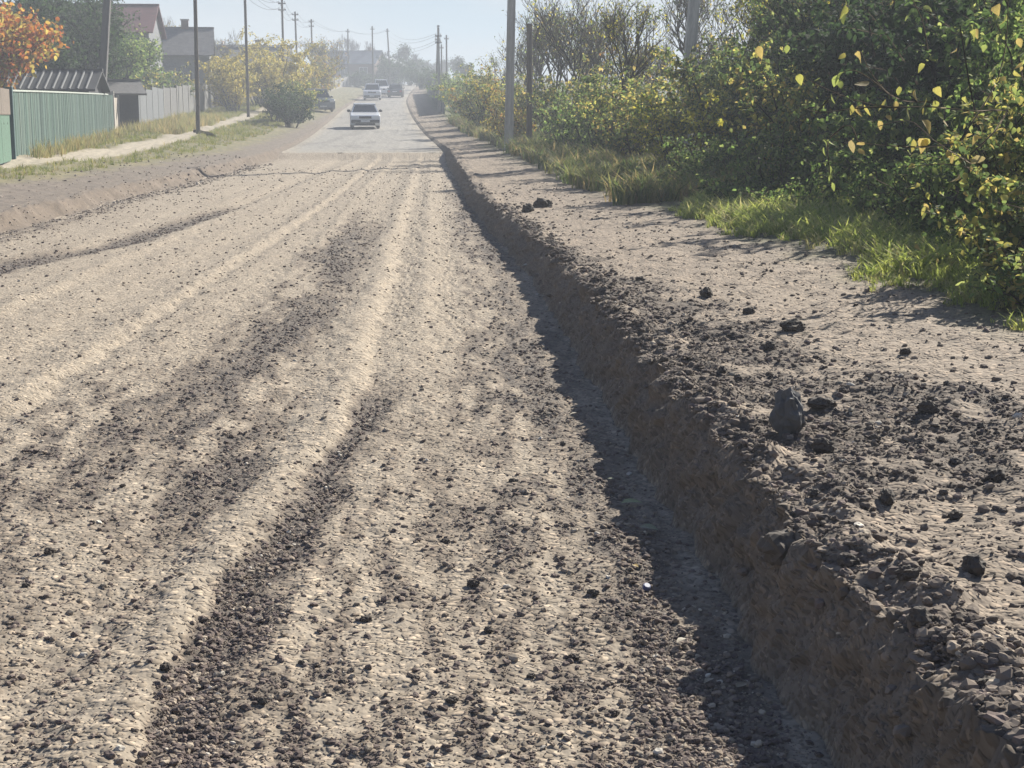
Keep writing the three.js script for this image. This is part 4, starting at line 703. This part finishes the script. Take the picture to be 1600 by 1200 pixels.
// the sapling whose long twigs carry large yellow leaves, each leaf its own piece
{
  const D = 10.4, base = at(1500, 430, 11.4), t = thing('sapling', 'young tree with long bare twigs carrying large yellow-green leaves', 'tree', [base.x, ground(base.x, base.z) - 0.03, base.z]);
  const o = t.position, W = (px, py, d = D) => at(px, py, d).sub(o), Z = (zx, zy, d = D) => W(1200 + zx * 0.25, 80 + zy * 0.25, d);
  const root = V(0, 0, 0), tw = [];
  const path = (...p) => { const c = new THREE.CatmullRomCurve3(p), pts = []; for (let i = 0; i <= 12; i++) pts.push(c.getPoint(i / 12)); return pts; };
  const stem = path(root, W(1545, 330, 11.9), W(1540, 240, 11.9), W(1520, 160, 11.8), W(1500, 40, 11.7));
  part('stem', tubeGeo([{ pts: stem, r0: 0.012, r1: 0.005 }], 6), barkMat, t);
  for (const p of [[W(1508, 250, 11.2), Z(1500, 370), Z(1300, 375), Z(1000, 345), Z(780, 350), Z(520, 300), Z(270, 190)], [Z(780, 350), Z(620, 350), Z(520, 360), Z(310, 382), Z(240, 360)], [Z(310, 375), Z(360, 320), Z(400, 270), Z(440, 258)], [W(1490, 225, 11.1), Z(900, 598), Z(640, 580), Z(560, 560)], [W(1470, 160, 11.1), Z(760, 270), Z(640, 130), Z(580, 0)], [Z(760, 270), Z(620, 160), Z(520, 118), Z(430, 150)], [W(1500, 240, 11.2), Z(1250, 690), Z(1040, 560), Z(900, 440), Z(800, 440), Z(690, 470)], [W(1510, 300, 11.3), Z(1300, 740), Z(1090, 705), Z(900, 720)], [W(1450, 80, 11), W(1440, 30, 11), W(1415, -20, 11)], [W(1500, 220, 11.2), W(1560, 120, 11), W(1575, 20, 11), W(1570, -30, 11)], [Z(470, 470), Z(380, 560), Z(380, 700), Z(395, 840)], [Z(560, 560), Z(520, 470), Z(470, 470)]])
    part('branch', tubeGeo([{ pts: path(...p), r0: 0.0065, r1: 0.0025 }], 5), mat(0.34, 0.29, 0.23), t);
  const big = leafShape(1, 0.78, 0.16, 0.22), bigB = leafShape(1, 0.66, 0.3, 0.35), geos = [big, bigB, leafShape(1, 0.9, 0.45, 0.5), leafShape(1, 0.55, 0.1, -0.25)];
  const leafM = [[0.62, 0.56, 0.15], [0.55, 0.55, 0.14], [0.66, 0.52, 0.18], [0.42, 0.5, 0.14], [0.48, 0.4, 0.19]].map(c => new THREE.MeshPhysicalMaterial({ color: lin(...c), roughness: 0.9, specularIntensity: 0.3, transmission: 0.6, thickness: 0, side: THREE.DoubleSide, map: softMap }));
  const r = rng(950), put = (p, s, k) => { const m = sh(new THREE.Mesh(geos[Math.floor(r() * 4)], leafM[k ?? Math.floor(r() * 4)])); m.name = 'leaf'; m.position.copy(p); m.scale.set(s * (0.62 + 0.38 * r()), s * (0.6 + 1.2 * r()), s * (0.75 + 0.25 * r())); m.rotation.set(0.3 + r() * 2.0, r() * 6.283, (r() - 0.5) * 1.8, 'YXZ'); t.add(m); };
  for (const [zx, zy, s, k] of [[195, 140, 0.1], [325, 165, 0.07, 3], [430, 150, 0.1], [475, 130, 0.08], [630, 190, 0.13, 4], [820, 220, 0.1], [920, 240, 0.09], [395, 265, 0.1, 3], [370, 310, 0.08, 3], [475, 405, 0.09, 3], [525, 335, 0.09], [600, 335, 0.1], [735, 300, 0.11], [990, 290, 0.1], [870, 350, 0.09], [690, 435, 0.08, 2], [740, 400, 0.06], [850, 430, 0.09], [960, 430, 0.11, 2], [520, 555, 0.12, 4], [600, 570, 0.1], [565, 610, 0.09, 2], [970, 545, 0.1], [1010, 550, 0.09], [910, 550, 0.09], [1315, 530, 0.07, 2], [1300, 650, 0.12, 4], [895, 705, 0.07], [1030, 725, 0.08, 3], [915, 850, 0.07], [1000, 990, 0.07], [1200, 760, 0.1, 2], [1360, 785, 0.07, 3], [1435, 90, 0.11], [1500, 170, 0.11], [480, 10, 0.08], [390, 715, 0.06, 3], [390, 770, 0.06, 3], [400, 820, 0.07, 3], [375, 550, 0.07, 3], [340, 555, 0.07, 3], [350, 600, 0.07, 3], [1050, 310, 0.08], [1110, 350, 0.07, 2], [1060, 390, 0.07], [1100, 430, 0.07, 2], [560, 345, 0.08], [800, 310, 0.07], [450, 180, 0.07]]) put(Z(zx, zy, D + (r() - 0.5) * 0.3), s, k);
  for (const [px, py, s] of [[1320, 8, 0.12], [1320, 22, 0.11], [1185, 72, 0.1], [1557, 8, 0.11], [1572, 22, 0.11], [1525, 45, 0.08], [1540, 70, 0.07], [1495, 75, 0.07], [1335, 85, 0.1], [1230, 70, 0.08], [1445, 100, 0.07], [1590, 60, 0.07], [1515, 50, 0.08], [1585, 110, 0.08], [1595, 150, 0.08], [1580, 190, 0.07], [1545, 210, 0.08], [1565, 240, 0.07], [1530, 260, 0.07], [1590, 215, 0.08]]) put(W(px, py, 10.6 + r() * 0.5), s);
  for (let i = 0; i < 110; i++) { const u = r(), px = 1385 + 235 * Math.sqrt(u), py = 140 + 270 * r() - 60 * u; put(W(px + 25 * (r() - 0.5), py, 10.3 + r() * 0.9), 0.035 + 0.04 * r()); }
}

// ---------- loose stones, clods and fallen leaves ----------
function rockGeo(seed, detail, rough, flat) {
  const g = new THREE.IcosahedronGeometry(1, detail), p = g.attributes.position, v = new THREE.Vector3();
  for (let i = 0; i < p.count; i++) { v.fromBufferAttribute(p, i); const k = 1 + rough * (n3(v.x * 1.3 + seed * 3.1, v.y * 1.3, v.z * 1.3 + seed) + 0.4 * n3(v.x * 3.2, v.y * 3.2 + seed, v.z * 3.2) + (detail > 2 ? 0.28 * n3(v.x * 8, v.y * 8 + seed, v.z * 8) + 0.15 * n3(v.x * 19, v.y * 19, v.z * 19 + seed) : 0)); p.setXYZ(i, v.x * k, v.y * k * flat, v.z * k * (0.75 + 0.1 * (seed % 4))); }
  g.computeVertexNormals(); g.deleteAttribute('uv'); g.setAttribute('uv', new THREE.Float32BufferAttribute(new Float32Array(p.count * 2), 2)); return g;
}
const stoneMat = new THREE.MeshStandardMaterial({ color: 0xffffff, roughness: 1 });
function scatter(label, geo, spots, seed) { // spots: [x, d, size, r, g, b]
  const m = new THREE.InstancedMesh(geo, stoneMat, spots.length), r = rng(seed); m.name = numbered('gravel'); sh(m); tag(m, label, 'gravel', null, 'stuff');
  spots.forEach(([x, d, s, a, b, c], i) => { Q.setFromEuler(QE.set(r() * 0.8 - 0.4, r() * 6.283, r() * 0.8 - 0.4)); const e = 0.75 + 0.5 * r(); S3.set(s * e, s * (0.8 + 0.4 * r()), s / e); m.setMatrixAt(i, M4.compose(V(x, ground(x, -d) + s * 0.12, -d), Q, S3)); m.setColorAt(i, C3.setRGB(a, b, c)); });
  scene.add(m);
}
{
  const r = rng(41), kinds = [rockGeo(1, 1, 0.28, 0.6), rockGeo(2, 1, 0.35, 0.5), rockGeo(3, 0, 0.3, 0.75)], road = [[], [], []], side = [[], [], []];
  const tone = () => { const t = r(); return t < 0.6 ? [0.13, 0.10, 0.088] : t < 0.9 ? [0.23, 0.185, 0.145] : t < 0.985 ? [0.34, 0.285, 0.22] : [0.46, 0.42, 0.36]; };
  for (let i = 0; i < 1300000; i++) {
    const d = 3.3 + 46 * Math.pow(r(), 2.6), w = Math.min(7, 0.75 * d + 0.4), x = 1 - w * r() ; const px = VX + x / d * F; if (px < -30 || px > 1640 || x < L_(d) || x > R_(d) - 0.02) continue;
    const g = gravel(x, d); if (r() > 0.034 + 0.8 * g * g * g + 0.12 * g) continue;
    const big = Math.pow(r(), 9), s = (0.0016 + 0.0029 * r() * r() + 0.011 * big) * (1 + d * 0.025), c = tone(), k = 0.75 + 0.5 * r(); if (s < 0.0021 * d / 5) continue;
    road[Math.floor(r() * 3)].push([x, d, s, c[0] * k, c[1] * k, c[2] * k]);
  }
  for (let i = 0; i < 330000; i++) {
    const d = 2.8 + 27 * Math.pow(r(), 2.1), R = R_(d), b = WALL + 0.01 + 3.0 * Math.pow(r(), 1.2), x = R + b, px = VX + x / d * F; if (px > 1660) continue;
    const g = verge(x, d, b); if (r() > 0.04 + 0.5 * g * g) continue;
    const big = Math.pow(r(), 8), s = (0.0018 + 0.0038 * r() + 0.0145 * big) * (1 + d * 0.02), c = r() < 0.65 ? [0.11, 0.086, 0.07] : tone(), k = 0.7 + 0.6 * r(); if (s < 0.0021 * d / 5) continue;
    side[Math.floor(r() * 3)].push([x, d, s, c[0] * k, c[1] * k, c[2] * k]);
  }
  for (let i = 0; i < 14000; i++) { // crumbs along the lip and caught on the cut face
    const d = 2.8 + 21 * Math.pow(r(), 1.8), b = r() < 0.55 ? WALL + 0.02 + 0.3 * r() * r() : 0.01 + WALL * r(), x = R_(d) + b; if (b < WALL && r() < 0.88) continue;
    const s = (0.0022 + 0.0036 * r() + 0.02 * Math.pow(r(), 9)) * (1 + d * 0.02), k = 0.7 + 0.7 * r(), c = r() < 0.75 ? [0.13, 0.104, 0.084] : tone(); side[Math.floor(r() * 3)].push([x, d, s, c[0] * k, c[1] * k, c[2] * k]);
  }
  for (let i = 0; i < 60000; i++) { // stones at the foot of the far bank
    const d = 18 + 34 * Math.pow(r(), 1.5), a = -0.5 + 3.2 * r(), x = L_(d) - a, px = VX + x / d * F; if (px < -20 || r() > 0.1 * Math.exp(-Math.pow((a + 0.15) / 0.35, 2)) + 0.015) continue;
    const s = (0.007 + 0.009 * r() + 0.02 * Math.pow(r(), 8)) * (d / 26), c = r() < 0.25 ? [0.42, 0.37, 0.31] : tone(), k = 0.8 + 0.4 * r(); road[Math.floor(r() * 3)].push([x, d, s, c[0] * k, c[1] * k, c[2] * k]);
  }
  for (let k = 0; k < 3; k++) { scatter('loose dark gravel and pebbles strewn over the dirt road bed', kinds[k], road[k], 60 + k); scatter('loose dark soil crumbs and gravel covering the torn-up verge', kinds[k], side[k], 70 + k); }
}
// clods and stones one can pick out
const clodMats = [mat(0.085, 0.068, 0.056, { map: softMap, bumpMap: softBump, bumpScale: 0.01 }), mat(0.11, 0.09, 0.075, { map: softMap, bumpMap: softBump, bumpScale: 0.01 }), mat(0.3, 0.27, 0.22, { map: softMap }), mat(0.12, 0.12, 0.125, { map: softMap, bumpMap: softBump, bumpScale: 0.008 })];
function clod(name, label, cat, x, d, sx, sy, sz, k, seed, group, sink = 0.25, tilt = 0) {
  const g = rockGeo(seed, 4, 0.26, 1), m = part(name, g, clodMats[k]); g.scale(sx, sy, sz); g.computeVertexNormals(); m.position.set(x, ground(x, -d) + sy * (1 - 2 * sink), -d); m.rotation.set(0, seed, tilt); tag(m, label, cat, group); return m;
}
const spot = (px, py, h = 0) => { let d = F * (CAM_H - h) / (py - VY); for (let k = 0; k < 8; k++) { const x = (px - VX) / F * d; d = F * (CAM_H - ground(x, -d)) / (py - VY); } return [(px - VX) / F * d, d]; };
{
  const S = (px, py) => spot(px, py);
  let [x, d] = S(1243, 688); clod('upright_stone', 'largest dark stone standing upright on the torn-up verge', 'stone', x, d, 0.085, 0.092, 0.06, 3, 5, null, 0.06, 0.12);
  [x, d] = S(1297, 650); clod('soil_clod', 'flat dark clod lying right beside the upright stone', 'clod', x, d, 0.055, 0.026, 0.04, 0, 6);
  [x, d] = S(1245, 516); clod('soil_clod', 'flat dark clod alone on the smooth tan strip of verge', 'clod', x, d, 0.07, 0.04, 0.06, 0, 7);
  [x, d] = S(1106, 464); clod('soil_clod', 'dark lump where the gravel meets the tan strip', 'clod', x, d, 0.07, 0.04, 0.05, 0, 8);
  [x, d] = S(845, 322); clod('soil_clod', 'larger of two dark lumps lying on the verge past the grass', 'clod', x, d, 0.14, 0.09, 0.1, 0, 9);
  [x, d] = S(823, 330); clod('soil_clod', 'smaller of two dark lumps lying on the verge past the grass', 'clod', x, d, 0.09, 0.07, 0.08, 0, 10);
  [x, d] = S(236, 1066); clod('stone', 'single black stone on the pale ridge beside the gravel strip', 'stone', x, d, 0.017, 0.013, 0.015, 0, 11);
  clod('soil_clod', 'rounded clod hanging on the cut face near the lip', 'clod', 1.06, 4.5, 0.07, 0.055, 0.07, 1, 14);
  const r = rng(88);
  for (const [px, py] of [[1475, 1005], [1590, 1095], [1525, 830], [1350, 880], [1560, 690], [1500, 610], [1430, 560], [1175, 490], [1135, 580], [1085, 545], [1180, 640], [1290, 780], [1410, 800], [1560, 920], [1330, 620], [1580, 640], [1210, 545], [1160, 600], [1450, 930], [1385, 700], [1520, 740], [1300, 720], [1050, 470], [1000, 440], [1590, 770], [1470, 660]]) { [x, d] = S(px, py); const s = 0.014 + 0.02 * r(); clod('soil_clod', 'fist-sized dark clod of soil on the torn-up verge', 'clod', x, d, s * 1.3, s * 0.9, s, r() < 0.7 ? 0 : 1, 20 + px % 17, 'dark clods on the torn-up verge'); }
  for (const [px, py] of [[870, 1115], [970, 1158], [990, 990], [735, 935], [1010, 870], [60, 870], [455, 1060], [560, 990], [130, 820], [390, 1125], [800, 760], [880, 700], [690, 860], [300, 985], [20, 920], [520, 1095], [640, 1090], [760, 1010], [830, 1090], [900, 1060], [700, 1130], [930, 950], [850, 650], [180, 760]]) { [x, d] = S(px, py); const s = 0.009 + 0.008 * r(); clod('stone', 'small dark stone lying loose on the dirt road bed', 'stone', x, d, s * 1.35, s * 0.8, s, 0, 40 + px % 13, 'small dark stones on the road bed'); }
  for (const [px, py] of [[1480, 640], [1325, 605], [1230, 605], [1150, 590], [1345, 660], [1335, 735]]) { [x, d] = S(px, py); clod('stone', 'small pale pebble among the dark soil of the verge', 'stone', x, d, 0.018, 0.009, 0.013, 2, 60 + px % 7, 'pale pebbles on the verge'); }
}
// fallen leaves and litter in the shaded strip
{
  const lm = (r, g, b) => new THREE.MeshPhysicalMaterial({ color: lin(r, g, b), roughness: 0.65, transmission: 0.3, thickness: 0, side: THREE.DoubleSide, map: softMap });
  const gl = leafShape(1, 0.55, 0.35, 0.15), green = lm(0.4, 0.46, 0.22), yel = lm(0.55, 0.36, 0.06), dry = lm(0.36, 0.3, 0.2), palm = lm(0.62, 0.6, 0.52);
  const drop = (px, py, s, m, label, group, turn) => { const [x, d] = spot(px, py), o = part('fallen_leaf', gl, m); o.position.set(x, ground(x, -d) + (d > 12 ? 0.05 : 0.018), -d); o.scale.setScalar(s); o.rotation.set(-0.15, turn, 0.1, 'YXZ'); tag(o, label, 'leaf', group); };
  drop(812, 418, 0.2, palm, 'large pale crumpled leaf lying in the shadow of the cut', null, 1.2);
  drop(975, 803, 0.09, green, 'green leaf lying lengthwise in the shadow of the cut', null, 1.5);
  drop(1005, 845, 0.085, lm(0.3, 0.32, 0.18), 'dull olive curled leaf in the shadow beside the green leaf', null, 0.9);
  drop(995, 912, 0.035, yel, 'small bright yellow leaf at the edge of the shadow', null, 0.5);
  drop(952, 765, 0.035, lm(0.3, 0.33, 0.2), 'small pale green leaf on the sunlit side of the shadow edge', null, 1.2);
  drop(978, 716, 0.04, dry, 'curled pale brown leaf at the top of the shadow strip', null, 0.3);
  for (const [px, py, s] of [[1085, 1035, 0.05], [1130, 1110, 0.045], [1170, 1125, 0.05], [905, 655, 0.06], [835, 465, 0.08], [850, 470, 0.06], [918, 630, 0.05], [1060, 960, 0.03], [1100, 985, 0.03]]) drop(px, py, s, dry, 'dry brown leaf scrap lying in the shaded strip below the cut', 'dry leaf scraps below the cut', px * 0.7);
  const [x, d] = spot(1018, 944), cap = thing('bottle_cap', 'small white-topped bottle cap at the edge of the shadow', 'bottle cap', [x, ground(x, -d) + 0.005, -d], 0.3);
  part('cap_shell', new THREE.CylinderGeometry(0.013, 0.015, 0.012, 18).translate(0, 0.006, 0).rotateX(0.5), mat(0.06, 0.08, 0.2, { roughness: 0.4 }), cap); part('cap_top', new THREE.CylinderGeometry(0.010, 0.010, 0.002, 18).translate(0, 0.0135, 0).rotateX(0.5), mat(0.75, 0.75, 0.78, { roughness: 0.4 }), cap);
}

renderer.render(scene, camera);
